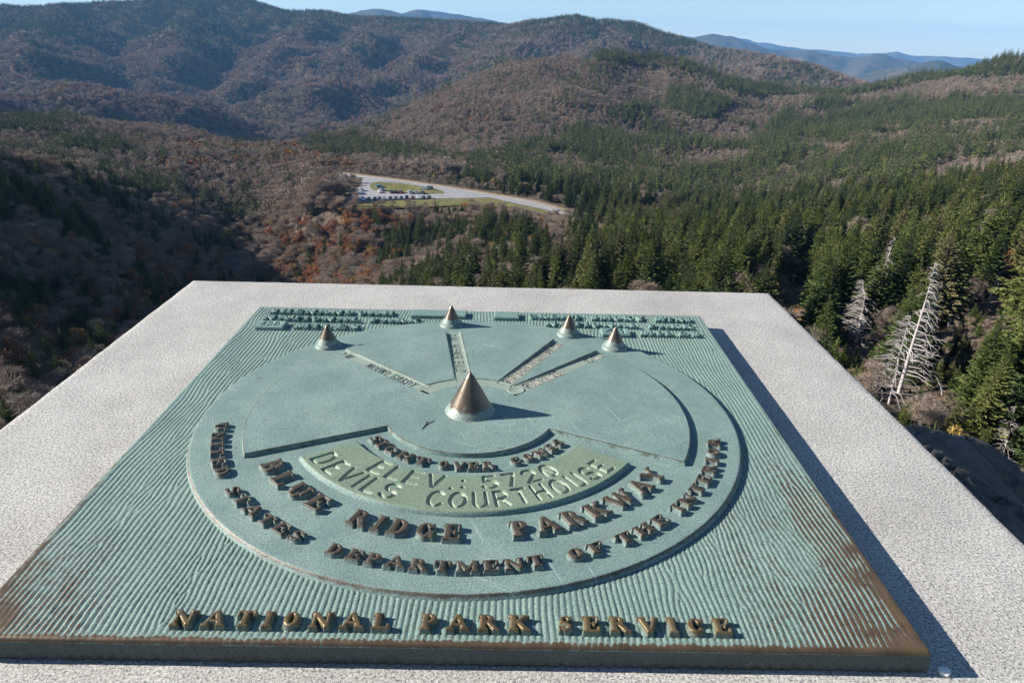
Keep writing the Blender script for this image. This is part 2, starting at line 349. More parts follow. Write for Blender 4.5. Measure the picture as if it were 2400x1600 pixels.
# ---------------------------------------------------------------- summit rock under and beside the pedestal
def summit_rock():
    naz, nr = 420, 150
    az = np.linspace(-180, 180, naz)
    # the ledge falls away to the right, steeper than the sun is high, so it lies in its own shade
    re = np.interp(az, [-180, -70, -40, -20, 10, 22, 31.6, 34, 36.3, 37.6, 38.8, 40, 46, 60, 90, 130, 180], [3.6, 3.0, 2.3, 2.1, 1.95, 1.85, 1.92, 2.41, 2.86, 2.84, 2.98, 3.25, 3.7, 4.2, 4.4, 4.0, 3.6])*(1+.012*fbm(az/5, az*0, 3, 5))
    t = np.concatenate([np.linspace(.02, 1, 120), 1+np.linspace(.01, 1, 40)**1.4*1.2])
    A, Tt = np.meshgrid(az, t, indexing='ij'); Rr = Tt*re[:, None]
    x = CX+Rr*np.sin(np.radians(A)); y = CY+Rr*np.cos(np.radians(A))
    lo = -1.22+.79*sstep(-.55, .8, y)*sstep(-1.0, -.6, x)  # hump hidden behind the slab, raised to shade the visible ledge
    fall = -.53-.61*(x-1.07)-.03*np.abs(2*((x*1.7+y*.5+.15*fbm(x*3, y*3, 2, 66)) % 1)-1)
    f2 = np.where(y > -.6, fall, np.minimum(fall, -1.22-.61*np.maximum(0, x-1.6))); z = -np.log(np.exp(-lo*14)+np.exp(-f2*14))/14
    z = np.where(A < -20, lo*(1-sstep(.5, 1, Tt))+np.minimum(lo, -1.25)*sstep(.5, 1, Tt), z)
    rough = sstep(.45, 1.2, x)*sstep(1.0, .93, Tt)*(Tt <= 1)
    z = z + rough*(.07*fbm(x*3, y*3, 5, 61)-.03*sstep(.88, .97, 1-np.abs(fbm(x*1.4+y*1.2, (y-x)*1.6, 3, 63)))) + .012*fbm(x*11, y*11, 3, 64)
    ze = z[np.arange(naz), 119]
    z = np.where(Tt > 1, ze[:, None]-(Tt-1)**.8*7.5, z)
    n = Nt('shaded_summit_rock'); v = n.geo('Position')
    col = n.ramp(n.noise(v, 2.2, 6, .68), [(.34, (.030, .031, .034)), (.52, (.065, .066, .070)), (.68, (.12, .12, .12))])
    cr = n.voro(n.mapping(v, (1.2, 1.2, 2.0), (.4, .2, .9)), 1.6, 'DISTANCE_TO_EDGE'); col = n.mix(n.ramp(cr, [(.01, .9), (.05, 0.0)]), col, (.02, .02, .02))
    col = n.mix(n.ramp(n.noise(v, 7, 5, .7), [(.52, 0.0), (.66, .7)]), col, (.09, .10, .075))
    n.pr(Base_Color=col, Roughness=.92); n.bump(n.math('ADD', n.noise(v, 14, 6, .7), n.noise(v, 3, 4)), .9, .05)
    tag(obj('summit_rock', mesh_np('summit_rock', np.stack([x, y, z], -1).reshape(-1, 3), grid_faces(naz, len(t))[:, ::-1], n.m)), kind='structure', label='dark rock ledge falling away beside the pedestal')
summit_rock()
# ================================================================ trees
def bark_mat(name, c0, c1):
    n = Nt(name); v = n.coord('Object')
    n.pr(Base_Color=n.ramp(n.noise(n.mapping(v, (6, 6, 1.2)), 3, 4, .7), [(.35, c0), (.65, c1)]), Roughness=.9, Specular_IOR_Level=.15); return n.m
def obj_random(n): return n.n.new('ShaderNodeObjectInfo').outputs['Random']
def leaf_mat(name, stops, trans=.0, vary=.55):
    n = Nt(name); r = obj_random(n)
    col = n.ramp(r, stops)
    lf = n.attr('rnd')
    col = n.mix(n.math('MULTIPLY', lf, vary), col, n.mix(1.0, col, (.42, .44, .40), 'MULTIPLY'))
    n.pr(Base_Color=col, Roughness=.75, Specular_IOR_Level=.2)
    return n.m
M_NEEDLE = leaf_mat('spruce_needles', [(0, (.042, .062, .020)), (.3, (.080, .110, .027)), (.6, (.115, .142, .037)), (.85, (.155, .168, .045)), (1, (.170, .150, .072))])
M_BARE = leaf_mat('bare_twigs', [(0, (.22, .178, .140)), (.3, (.31, .232, .178)), (.6, (.35, .250, .190)), (.85, (.28, .235, .195)), (1, (.42, .33, .24))], vary=.45)
M_RUST = leaf_mat('autumn_leaves', [(0, (.24, .11, .05)), (.3, (.32, .135, .055)), (.55, (.38, .155, .045)), (.75, (.28, .17, .07)), (.9, (.34, .25, .05)), (1, (.42, .18, .05))], vary=.4)
M_BARK = bark_mat('spruce_bark', (.045, .036, .03), (.10, .085, .07))
M_GREYBARK = bark_mat('grey_bark', (.13, .115, .10), (.24, .215, .195))
M_DEAD = bark_mat('weathered_dead_wood', (.25, .215, .20), (.47, .43, .41))

class Tri:
    def __init__(s): s.V = []; s.F = []; s.n = 0; s.R = []
    def add(s, V, F, rnd):
        V = np.asarray(V, float); s.V.append(V); s.F.append(np.asarray(F)+s.n); s.n += len(V); s.R.append(np.broadcast_to(rnd, (len(V),)))
    def mesh(s, name, mat, smooth=False):
        return mesh_np(name, np.concatenate(s.V), np.concatenate(s.F), mat, smooth, {'rnd': np.concatenate(s.R)})
def limb(T, pts, rad, k=5, rnd=0.0):
    pts = np.asarray(pts, float); n = len(pts); V = []
    for i in range(n):
        d = pts[min(i+1, n-1)]-pts[max(i-1, 0)]; d = d/np.linalg.norm(d)
        a = np.cross(d, (0, 0, 1) if abs(d[2]) < .9 else (1, 0, 0)); a /= np.linalg.norm(a); b = np.cross(d, a)
        for j in range(k):
            th = 2*np.pi*j/k; V.append(pts[i]+rad[i]*(math.cos(th)*a+math.sin(th)*b))
    F = []
    for i in range(n-1):
        for j in range(k):
            p, q = i*k+j, i*k+(j+1) % k; F += [(p, q, q+k), (p, q+k, p+k)]
    T.add(V, F, rnd)
def slivers(T, P, D, L, Wd, rg, rnd):
    """one thin triangle per point"""
    n = len(P); side = np.cross(D, rg.normal(size=(n, 3))); side /= np.linalg.norm(side, axis=1)[:, None]+1e-9
    V = np.stack([P-side*Wd[:, None]*.5, P+side*Wd[:, None]*.5, P+D*L[:, None]], 1).reshape(-1, 3)
    T.add(V, np.arange(n*3).reshape(-1, 3), np.repeat(rnd, 3))
def spruce(seed, levels, perl, sprays, H=10.0, slim=.19):
    rg = np.random.default_rng(seed); tr = Tri(); cr = Tri()
    lean = rg.normal(0, .012, 2)
    axis = lambda z: np.array([lean[0]*z, lean[1]*z, z])
    limb(tr, [axis(0), axis(H*.5), axis(H*.985)], [H*.016, H*.009, H*.0015], 6)
    Rm = H*slim; asym = rg.uniform(0, 6.28)
    for L in range(levels):
        u = (L+.5)/levels; z = H*(.07+.90*u)
        rad = Rm*(1-u)**.82*(.80+.4*rg.random())*(1 if u > .12 else .7)
        nb = max(4, int(perl*(1-.45*u)))
        for b in range(nb):
            if rg.random() < .08: continue
            th = 2*np.pi*(b+rg.random()*.8)/nb+L*1.7
            rr = rad*(.70+.45*rg.random())*(1+.18*math.cos(th-asym))
            d = np.array([math.cos(th), math.sin(th), 0]); sl = -.28+.62*u+rg.normal(0, .10)
            base = axis(z); tn = np.array([-d[1], d[0], 0])
            m = sprays; t = (np.arange(m)+rg.random(m))/m; t = .12+.88*t
            curve = sl*t*rr+.22*rr*t*t
            Pp = base+d*(t*rr)[:, None]+np.array([0, 0, 1])*curve[:, None]+tn*rg.normal(0, .05*rr, m)[:, None]
            sg = np.where(np.arange(m) % 2 == 0, 1, -1)
            Dn = d*(.75+.3*rg.random(m))[:, None]+tn*(sg*(.55+.4*rg.random(m))*(1-.5*t))[:, None]+np.array([0, 0, 1])*(rg.normal(-.10, .22, m))[:, None]
            Dn /= np.linalg.norm(Dn, axis=1)[:, None]
            LL = (rr*(.34+.25*rg.random(m))*(1.15-.5*t)+.05*H*.12)*(.50 if sprays > 15 else 1); WW = LL*(.48+.25*rg.random(m))
            slivers(cr, Pp-Dn*LL[:, None]*.25, Dn, LL, WW, rg, rg.random(m))
    m = 10; Dn = rg.normal(0, .3, (m, 3)); Dn[:, 2] = 1; Dn /= np.linalg.norm(Dn, axis=1)[:, None]
    slivers(cr, np.repeat(axis(H*.93)[None], m, 0), Dn, H*(.05+.05*rg.random(m)), np.full(m, H*.010), rg, rg.random(m))
    return tr, cr
def broadleaf(seed, nl, n_twig, n_leaf, H=7.0, wide=.42, tw=.06, leaf=.22, tl=.075):
    rg = np.random.default_rng(seed); tr = Tri(); cr = Tri()
    fork = H*.22; top = np.array([rg.normal(0, .3), rg.normal(0, .3), H*.9])
    limb(tr, [(0, 0, -.3), (0, 0, fork), top*.62, top], [H*.016, H*.012, H*.006, H*.002], 5)
    ends = []
    for i in range(nl):
        th = 2*np.pi*i/nl+rg.normal(0, .35); z0 = fork*.5+(H*.42)*rg.random(); ext = H*wide*(.7+.45*rg.random())
        up = H*(.16+.45*rg.random()); p0 = np.array([top[0]*z0/H, top[1]*z0/H, z0])
        p1 = p0+np.array([math.cos(th)*ext*.5, math.sin(th)*ext*.5, up*.62]); p2 = p0+np.array([math.cos(th)*ext, math.sin(th)*ext, up+rg.normal(0, .2)])
        limb(tr, [p0, p1, p2], [H*.008, H*.0055, H*.002], 4)
        for q in range(6):
            t = .35+.65*rg.random(); s = p0+(p2-p0)*t; e = s+rg.normal(0, 1, 3)*H*.075+np.array([0, 0, H*.09])
            limb(tr, [s, e], [H*.0035, H*.001], 3); ends.append(e); ends.append((s+e)/2)
    ends = np.array(ends)
    # the twig mass: clumps round the limb ends, fuller on the outside
    ncl = 7+nl; cid = rg.integers(0, len(ends), ncl); cc = ends[cid]*np.array([.92, .92, 1])+rg.normal(0, H*.02, (ncl, 3)); cr_ = H*(.13+.07*rg.random(ncl))
    k = rg.integers(0, ncl, n_twig); dv = rg.normal(size=(n_twig, 3)); dv[:, 2] = np.abs(dv[:, 2])*.9-.25*rg.random(n_twig); dv /= np.linalg.norm(dv, axis=1)[:, None]
    P0 = cc[k]+dv*(cr_[k]*(.45+.6*rg.random(n_twig)**.6))[:, None]*np.array([1, 1, .85])
    D = dv*.8+rg.normal(0, .65, dv.shape); D /= np.linalg.norm(D, axis=1)[:, None]
    slivers(cr, P0, D, H*tl*(.7+.7*rg.random(n_twig)), np.full(n_twig, tw)*(.6+.8*rg.random(n_twig)), rg, rg.random(n_twig))
    lf = None
    if n_leaf:
        lf = Tri(); k = rg.integers(0, ncl, n_leaf); dv = rg.normal(size=(n_leaf, 3)); dv /= np.linalg.norm(dv, axis=1)[:, None]; P1 = cc[k]+dv*(cr_[k]*(.4+.65*rg.random(n_leaf)**.6))[:, None]*np.array([1, 1, .85]); D = rg.normal(0, 1, (n_leaf, 3)); D /= np.linalg.norm(D, axis=1)[:, None]
        slivers(lf, P1, D, leaf*(.7+.6*rg.random(n_leaf)), leaf*(.7+.6*rg.random(n_leaf)), rg, rg.random(n_leaf))
    return tr, cr, lf
def joined(name, parts):
    V = []; F = []; Rr = []; M = []; mats = []; off = 0
    for T, mat in parts:
        if T is None: continue
        v = np.concatenate(T.V); f = np.concatenate(T.F); V.append(v); F.append(f+off); off += len(v); Rr.append(np.concatenate(T.R)); M.append(np.full(len(f), len(mats))); mats.append(mat)
    me = mesh_np(name, np.concatenate(V), np.concatenate(F), None, False, {'rnd': np.concatenate(Rr)})
    for m_ in mats: me.materials.append(m_)
    me.polygons.foreach_set('material_index', np.concatenate(M).astype(np.int32)); return me

SPR_HI = [spruce(s, 44, 12, 34, 10, sl) for s, sl in ((1, .20), (2, .175), (3, .22))]
SPR_LO = [spruce(s, 11, 7, 6, 10, sl) for s, sl in ((4, .23), (5, .26), (6, .21))]
BAR_HI = [broadleaf(s, 9, 4200, 0, 7, w*.85, .042, tl=.085) for s, w in ((11, .40), (12, .46), (13, .36))]
BAR_LO = [broadleaf(s, 5, 480, 0, 7, w*.8, .20, tl=.10) for s, w in ((14, .42), (15, .48), (16, .38))]
RUS_HI = [broadleaf(s, 7, 420, 1800, 7, w*.8, .05, .28) for s, w in ((21, .40), (22, .46))]
RUS_LO = [broadleaf(s, 5, 60, 260, 7, w*.75, .12, .75) for s, w in ((24, .42), (25, .48))]
def protos(kind, lst, mats):
    return [bpy.data.objects.new('proto_'+kind, joined(kind, list(zip(t, mats)))) for t in lst]      # never linked: mesh sources only
PR = {'spruce_lo': protos('spruce', SPR_LO, (M_BARK, M_NEEDLE)), 'spruce_hi': protos('spruce', SPR_HI, (M_BARK, M_NEEDLE)),
      'bare_lo': protos('bare', BAR_LO, (M_GREYBARK, M_BARE)), 'bare_hi': protos('bare', BAR_HI, (M_GREYBARK, M_BARE)),
      'rust_lo': protos('autumn', RUS_LO, (M_GREYBARK, M_BARE, M_RUST)), 'rust_hi': protos('autumn', RUS_HI, (M_GREYBARK, M_BARE, M_RUST))}
HIM = {'spruce': [(a.mesh('trunk', M_BARK, True), b.mesh('crown', M_NEEDLE), None) for a, b in SPR_HI],
       'bare': [(a.mesh('trunk', M_GREYBARK, True), b.mesh('crown', M_BARE), None) for a, b, _ in BAR_HI],
       'rust': [(a.mesh('trunk', M_GREYBARK, True), b.mesh('twigs', M_BARE), c.mesh('crown', M_RUST)) for a, b, c in RUS_HI]}

# ---- where they stand
def grid_z(G, az, r, AZ, RRv, logr):
    u = (az-AZ[0])/(AZ[-1]-AZ[0])*(len(AZ)-1)
    w = (np.log(r)-np.log(RRv[0]))/(np.log(RRv[-1])-np.log(RRv[0]))*(len(RRv)-1) if logr else (r-RRv[0])/(RRv[-1]-RRv[0])*(len(RRv)-1)
    i = np.clip(u.astype(int), 0, len(AZ)-2); j = np.clip(w.astype(int), 0, len(RRv)-2); fu = u-i; fw = w-j
    return (G[i, j]*(1-fw)+G[i, j+1]*fw)*(1-fu)+(G[i+1, j]*(1-fw)+G[i+1, j+1]*fw)*fu
TN = (NZ-CZ)/_Rr; HOR1 = np.maximum.accumulate(TN, axis=1)
TM = (MZ-CZ)/_R2; HOR2 = np.maximum.accumulate(np.maximum(TM, grid_z(HOR1, AZ2, np.full(NA2, 1700.), AZ1, RR1, True)[:, None]), axis=1)
def visible(az, r, z, h, H, AZ, RRv, logr, back):
    return ((z+h-CZ)/r) > grid_z(H, az, r-back, AZ, RRv, logr)-.0008
def scatter(n, r0, r1, a0, a1):
    az = RNG.uniform(a0, a1, n); r = np.sqrt(RNG.uniform(r0*r0, r1*r1, n)); return az, r
def poly_px(px, py, poly): return inpoly(px, py, poly)
SPRUCE_ZONES = [  # outlines on the ground, named by where the photo shows them
 ([(900,470),(1010,405),(1240,335),(1400,285),(1560,215),(1640,205),(1720,255),(1650,300),(1560,330),(1640,360),(1760,350),(1800,300),(1850,260),(1990,225),(2420,245),(2440,350),(2270,345),(2130,440),(2010,470),(1880,500),(1750,560),(1740,830),(1300,830),(1330,560),(1180,500),(1060,455)], .60),
 ([(1380,120),(1600,130),(1660,190),(1420,178)], .50), ([(1640,145),(1850,165),(1960,225),(1700,235)], .55), ([(1930,235),(2000,150),(2200,120),(2480,110),(2480,178),(2240,186),(2050,222)], .62),
 ([(1060,480),(1300,500),(1420,540),(1400,830),(870,830),(900,590),(1000,520)], .60), ([(1380,560),(1720,560),(1780,830),(1340,830)], .88), ([(700,330),(860,300),(1010,360),(1100,390),(950,400),(720,370)], .28),
 ([(-200,290),(160,285),(260,330),(420,430),(560,600),(300,700),(-200,640)], .64), ([(330,500),(560,430),(620,520),(480,600)], .40), ([(-100,620),(420,580),(560,700),(300,860),(-100,1010)], .38),
 ([(1850,470),(2080,470),(2300,440),(2480,450),(2480,560),(1900,560)], .72),([(1880,560),(2480,550),(2440,720),(2100,700),(1950,660)], .36),([(1650,560),(1800,520),(1900,560),(1960,690),(2150,720),(2420,720),(2500,560),(2500,1100),(2000,1060),(1850,820),(1700,700)], .66),
]
RUST_ZONES = [([(800,345),(1050,235),(1240,140),(1560,165),(1560,250),(1300,300)], .13), ([(300,340),(620,325),(840,380),(820,430),(500,420),(320,400)], .50), ([(560,560),(900,500),(1010,560),(880,700),(440,760),(-50,1020),(-50,640),(300,640)], .55), ([(1880,560),(2120,520),(2420,560),(2420,720),(2100,700)], .55), ([(1040,560),(1280,540),(1300,640),(1080,660)], .25)]
BARE_GAPS = [([(1620,330),(1760,300),(1810,380),(1660,420),(1600,380)], .12), ([(1800,350),(2010,340),(1960,400),(1820,420)], .12), ([(2230,360),(2420,340),(2420,440),(2290,430)], .12), ([(1240,140),(1420,150),(1560,170),(1560,250),(1300,260),(1050,240)], .03)]
def kinds(px, py, x, y, r):
    ps = np.full(px.shape, .045)
    for z, p in SPRUCE_ZONES: ps = np.where(poly_px(px, py, z), p, ps)
    for z, p in BARE_GAPS: ps = np.where(poly_px(px, py, z), p, ps)
    cl = np.where(r > 420, fbm(x/46, y/46, 4, 91), fbm(x/26, y/26, 3, 91))
    ps = np.clip(ps+np.where((ps > .08) & (ps < .95), cl*1.35, cl*.12), 0, 1)
    pr = np.full(px.shape, .035)
    for z, p in RUST_ZONES: pr = np.where(poly_px(px, py, z), p, pr)
    pr = np.clip(pr+cl*0+fbm(x/30+9, y/30, 2, 95)*pr*1.6, 0, .8)
    ps = np.where((r < 105) & (px > 2080) & (py > 690), np.maximum(ps, .80), ps)
    ps = np.where(r < 58, np.maximum(ps, .86), ps); pr = np.where(r < 58, .6, pr)
    u = RNG.random(px.shape); w = RNG.random(px.shape)
    return np.where(u < ps, 0, np.where(w < pr, 2, 1))
LOT_PX = [(842,412),(1020,428),(1330,488),(1345,512),(1180,476),(1015,470),(835,482)]
SNAGP = [[(2083,946),(2107,836),(2134,737)],[(2106,922),(2130,836),(2155,753),(2174,692),(2192,616)],[(2020,775),(2037,718),(2082,600),(2098,557)],[(2008,800),(2027,699),(2022,655)],[(2318,705),(2327,680),(2347,622)],[(2222,765),(2243,684)],[(1858,660),(1864,638),(1880,542)],[(2346,1089),(2364,1020),(2380,950)],[(2209,925),(2205,905),(2192,880)]]
def ground_hit(px, py, rmin=9):
    a, tn = ray_at(px, py); az = math.degrees(a)
    r = np.linspace(rmin, 400, 8000); z = grid_z(NZ, np.full(8000, az), r, AZ1, RR1, True)
    k = np.argmax(z >= CZ+tn*r); r = r[k]
    return CX+r*math.sin(a), CY+r*math.cos(a), CZ+tn*r
SNAGS = [(p, math.hypot(*[q-c for q, c in zip(ground_hit(*p[0])[:2], (CX, CY))])) for p in SNAGP]
print('snags', [round(q[1], 1) for q in SNAGS])
TREES = []   # az, r, x, y, z, h, kind, px, py
def zone(n, r0, r1, a0, a1, hs, keepout=True):
    az, r = scatter(n, r0, r1, a0, a1)
    x = CX+r*np.sin(np.radians(az)); y = CY+r*np.cos(np.radians(az)); z = grid_z(NZ, az, r, AZ1, RR1, True)
    px, py = to_px(x, y, z)
    kd = kinds(px, py, x, y, r)
    u = RNG.random(n)
    h = np.where(kd == 0, hs[0]+(hs[1]-hs[0])*u**1.3, np.where(kd == 1, hs[2]+(hs[3]-hs[2])*u, (hs[2]+(hs[3]-hs[2])*u)*.85))
    ok = visible(az, r, z, h, HOR1, AZ1, RR1, True, 8 if r0 > 200 else 3)
    ld = lvl_dist(x, y); ok &= ld > np.where(x < -78, 1.5, 4.5)
    h = np.where((ld < 16) & (r > 395), h*.55, h)
    tx, ty = to_px(x, y, z+h)
    ok &= (tx > -260) & (tx < 2660) & (ty < 1250)
    front = (r < 402)
    bx0, by0 = to_px(x, y, z); cover = np.zeros(n, bool)
    for q in (0, .2, .4, .6, .8, 1.0):
        for dx in (-.5, 0, .5): cover |= inpoly(tx+(bx0-tx)*q+dx*.16*h*FPX/r*q, ty+(by0-ty)*q, LOT_PX)
    cover &= front
    ok &= ~(cover & (RNG.random(n) < .985))
    # nothing high on the short grass below the lot
    ok &= ~(inpoly(x, y, [(-90,372),(-79,356),(-39,362),(-14,374),(6,362),(22,352),(24,366),(5,381),(-8,393),(-38,390),(-79,375)]))
    bx, by = to_px(x, y, z); wpx = .24*h*FPX/r+14
    for path, rs in SNAGS:
        for (ax, ay), (cx, cy) in zip(path[:-1], path[1:]):
            for q in np.linspace(0, 1, 7):
                sx, sy = ax+(cx-ax)*q, ay+(cy-ay)*q
                ok &= ~((r < rs+1.5) & (np.abs((tx+bx)/2-sx) < wpx*(.85 if rs > 95 else 1.05)) & (ty < sy+5) & (sy < by))
    o = np.stack([az, r, x, y, z, h, kd, tx, ty], 1)[ok]
    TREES.append(o)
zone(125, 16, 58, 20, 48, (6.5, 11, 1.4, 2.6))
zone(130, 16, 60, 20, 48, (1.5, 3.2, 1.0, 2.2))
zone(1500, 20, 115, 18, 47, (1.0, 3.2, .7, 1.7))
zone(520, 50, 130, 14, 44, (8, 15, 2.6, 4.6))
zone(70, 372, 455, -17.5, -10.9, (9, 14, 8, 12))
zone(1500, 60, 240, -40, -5, (7, 13, 4.5, 8.5))
zone(1700, 100, 330, -8, 20, (8, 15, 3.5, 7))
zone(2100, 120, 330, 8, 42, (9, 16, 3.5, 6.5))
zone(4800, 235, 470, -42, 0, (7, 13, 5, 8.5))
zone(6300, 330, 600, 0, 42, (8, 17, 3, 6))
zone(20000, 468, 960, -42, 0, (7, 14, 3.5, 6.5))
zone(19000, 560, 1050, 0, 42, (8, 17, 2.6, 5.4))
zone(40000, 900, 1480, -14, 42, (8, 17, 2.4, 5.2))
TREES = np.concatenate(TREES)
print('trees', len(TREES))

# ---- the 300 of each kind that show largest become things of their own
def add_stuff(name, label, rows, plist, rot=True, hfac=None, base=10.0):
    n = len(rows)
    me = bpy.data.meshes.new(name); me.vertices.add(n); me.vertices.foreach_set('co', np.ascontiguousarray(rows[:, 2:5]-np.array([0, 0, .15]), dtype=np.float32).ravel())
    ra = np.zeros((n, 3), np.float32); ra[:, 2] = RNG.uniform(0, 6.28, n); ra[:, :2] = RNG.normal(0, .03, (n, 2))
    sc = np.empty((n, 3), np.float32); s = rows[:, 5]/base; w = RNG.uniform(.78, 1.42, n); sc[:, 0] = s*w; sc[:, 1] = s*w; sc[:, 2] = s
    for an, d in (('rot', ra), ('scl', sc)):
        a = me.attributes.new(an, 'FLOAT_VECTOR', 'POINT'); a.data.foreach_set('vector', d.ravel())
    a = me.attributes.new('pick', 'INT', 'POINT'); a.data.foreach_set('value', RNG.integers(0, len(plist), n).astype(np.int32))
    o = obj(name, me); tag(o, label, None, None, 'stuff')
    g = bpy.data.node_groups.new(name, 'GeometryNodeTree')
    g.interface.new_socket('Geometry', in_out='INPUT', socket_type='NodeSocketGeometry'); g.interface.new_socket('Geometry', in_out='OUTPUT', socket_type='NodeSocketGeometry')
    gi = g.nodes.new('NodeGroupInput'); go = g.nodes.new('NodeGroupOutput'); ip = g.nodes.new('GeometryNodeInstanceOnPoints')
    jn = g.nodes.new('GeometryNodeJoinGeometry')
    for p in reversed(plist):
        oi = g.nodes.new('GeometryNodeObjectInfo'); oi.inputs['Object'].default_value = p; oi.inputs['As Instance'].default_value = True
        g.links.new(oi.outputs['Geometry'], jn.inputs[0])
    def na(nm, ty):
        q = g.nodes.new('GeometryNodeInputNamedAttribute'); q.data_type = ty; q.inputs['Name'].default_value = nm; return q.outputs['Attribute']
    g.links.new(gi.outputs[0], ip.inputs['Points']); g.links.new(jn.outputs[0], ip.inputs['Instance'])
    ip.inputs['Pick Instance'].default_value = True
    g.links.new(na('pick', 'INT'), ip.inputs['Instance Index']); g.links.new(na('rot', 'FLOAT_VECTOR'), ip.inputs['Rotation']); g.links.new(na('scl', 'FLOAT_VECTOR'), ip.inputs['Scale'])
    g.links.new(ip.outputs[0], go.inputs[0])
    md = o.modifiers.new('trees', 'NODES'); md.node_group = g
    return o
NAMES = {0: ('spruce_tree', 'spruce', 10.0), 1: ('bare_tree', 'tree', 7.0), 2: ('autumn_tree', 'tree', 7.0)}
ADJ = {0: 'green spruce', 1: 'leafless grey tree', 2: 'russet-leaved tree'}
def where(t):
    az, r, px, py, h = t[0], t[1], t[7], t[8], t[5]
    if az > 12:
        if r < 34: return 'closest to the dark rock ledge'
        if r < 60: return 'on the slope beside the big dead pair'
        if r < 95: return 'uphill of the dead spruces, beyond the slab corner'
        if r < 150: return 'behind the slab, right of its back corner'
        return 'on the lower right slope short of the far hill'
    if az > 2: return 'right of the parking lot, this side of the road' if r < 330 else 'right of the parking lot, close to the road'
    if az > -10: return 'in the hollow just above the slab' if r < 300 else 'on the bank below the parking lot'
    if az > -20: return 'in the ravine left of the slab' if r < 230 else ('left of the parking lot at the lot level' if r > 330 else 'in the shaded hollow left of the parking lot')
    if r > 270: return 'on the dark spur at the left edge'
    return 'low in the ravine beside the left slab edge' if r < 190 else 'in the middle of the shaded left ravine'
def bulk(k, h):
    lo, hi = {0: (6, 10.5), 1: (3.5, 6), 2: (3, 5.5)}[k]
    return 'small' if h < lo else ('tall' if h > hi else 'mid-sized')
rest = []
def place(kind, n_keep):
    T = TREES[TREES[:, 6] == kind]
    inside = (T[:, 7] > -40) & (T[:, 7] < 2440) & (T[:, 8] < 1120)
    size = np.where(inside, T[:, 5]/T[:, 1], 0)
    # those behind the slab are never seen
    hid = (T[:, 8] > 668+.0226*(T[:, 7]-459)) & (T[:, 7] > 470) & (T[:, 7] < 1780)
    size = np.where(hid, 0, size)
    order = np.argsort(-size); top = order[:n_keep]; nm, cat, base = NAMES[kind]
    protos_ = HIM[{0: 'spruce', 1: 'bare', 2: 'rust'}[kind]]
    for i in top:
        t = T[i]; w = where(t); bk = bulk(kind, t[5]); k = RNG.integers(0, len(protos_)); tm, cm, fm = protos_[k]
        s = t[5]/base; wd = RNG.uniform(.85, 1.35)
        e = empty(nm, (t[2], t[3], t[4]-.15)); e.rotation_euler = (RNG.normal(0, .025), RNG.normal(0, .025), RNG.uniform(0, 6.28)); e.scale = (s*wd, s*wd, s)
        tag(e, f'{bk} {ADJ[kind]} {w}', cat, f'{bk} {ADJ[kind]}s {w}')
        obj('trunk', tm, e)
        if fm is not None: tag(obj('twigs', cm, e), kind='stuff'); obj('crown', fm, e)
        else: obj('crown', cm, e)
    return T[order[n_keep:]], base
for kind, key, label in ((0, 'spruce', 'dark mass of spruces covering the hillsides'), (1, 'bare', 'grey-brown mass of bare trees covering the hillsides'), (2, 'rust', 'scattered russet autumn trees on the hillsides')):
    rs, base = place(kind, 300)
    nearm = rs[:, 1] < 420
    nm = {0: 'spruce_forest', 1: 'bare_forest', 2: 'autumn_forest'}[kind]
    add_stuff(nm, label+', nearer part', rs[nearm], PR[key+'_hi'], base=base)
    add_stuff(nm, label+', farther part', rs[~nearm], PR[key+'_lo'], base=base)

# ---- the wood on the mountain
n = 150000
az, r = scatter(n, 1400, 3620, -40, 30)
x = CX+r*np.sin(np.radians(az)); y = CY+r*np.cos(np.radians(az)); z = grid_z(MZ, az, r, AZ2, RR2, False)
dzx = grid_z(MZ, az+.15, r, AZ2, RR2, False)-z
u = RNG.random(n); cl = fbm(x/170, y/170, 4, 77); hi = sstep(-120, 45, z)
ps = np.clip(.28+.84*hi+.85*cl, .03, .97); kd = np.where(RNG.random(n) < ps, 0, np.where(RNG.random(n) < np.clip(.10+.25*fbm(x/120+4, y/120, 3, 79), 0, .5)*(1-hi), 2, 1))
h = np.where(kd == 0, 9+6*u, 8+5*u)
ok = visible(az, r, z, h*.8, HOR2, AZ2, RR2, False, 14)
px, py = to_px(x, y, z+h); ok &= (px > -200) & (px < 2500)
T2 = np.stack([az, r, x, y, z, h, kd, px, py], 1)[ok]
print('mountain trees', len(T2))
for kind, key, nm, label in ((0, 'spruce', 'mountain_spruce_wood', 'dark evergreen wood on the long mountain'), (1, 'bare', 'mountain_bare_wood', 'grey-brown leafless wood on the long mountain'), (2, 'rust', 'mountain_autumn_wood', 'specks of orange autumn trees on the long mountain')):
    add_stuff(nm, label, T2[T2[:, 6] == kind], PR[key+'_lo'], base=NAMES[kind][2])
# ================================================================ road, parking lot, grass
LZ = CZ+LOTZ
def flat(name, poly, z, mat, label, kerb=0.0):
    tess = geometry.tessellate_polygon([[Vector((x, y, 0)) for x, y in poly]])
    n = len(poly); V = [(x, y, z) for x, y in poly]; F = []
    for a, b, c in tess:
        va, vb, vc = (Vector(poly[q]) for q in (a, b, c)); F.append((a, b, c) if (vb-va).cross(vc-va) > 0 else (a, c, b))
    if kerb:
        V += [(x, y, z-kerb) for x, y in poly]
        for i in range(n):
            j = (i+1) % n; F += [(i, i+n, j+n), (i, j+n, j), (i, j+n, i+n), (i, j, j+n)]
    me = mesh_np(name, np.array(V), np.array(F), mat, False)
    return tag(obj(name, me), label, kind='structure')
am = Nt('worn_asphalt'); v = am.geo('Position')
am.pr(Base_Color=am.ramp(am.noise(v, .35, 5, .6), [(.3, (.21, .205, .205)), (.7, (.29, .28, .28))]), Roughness=.85)
gm_ = Nt('mown_grass'); v = gm_.geo('Position')
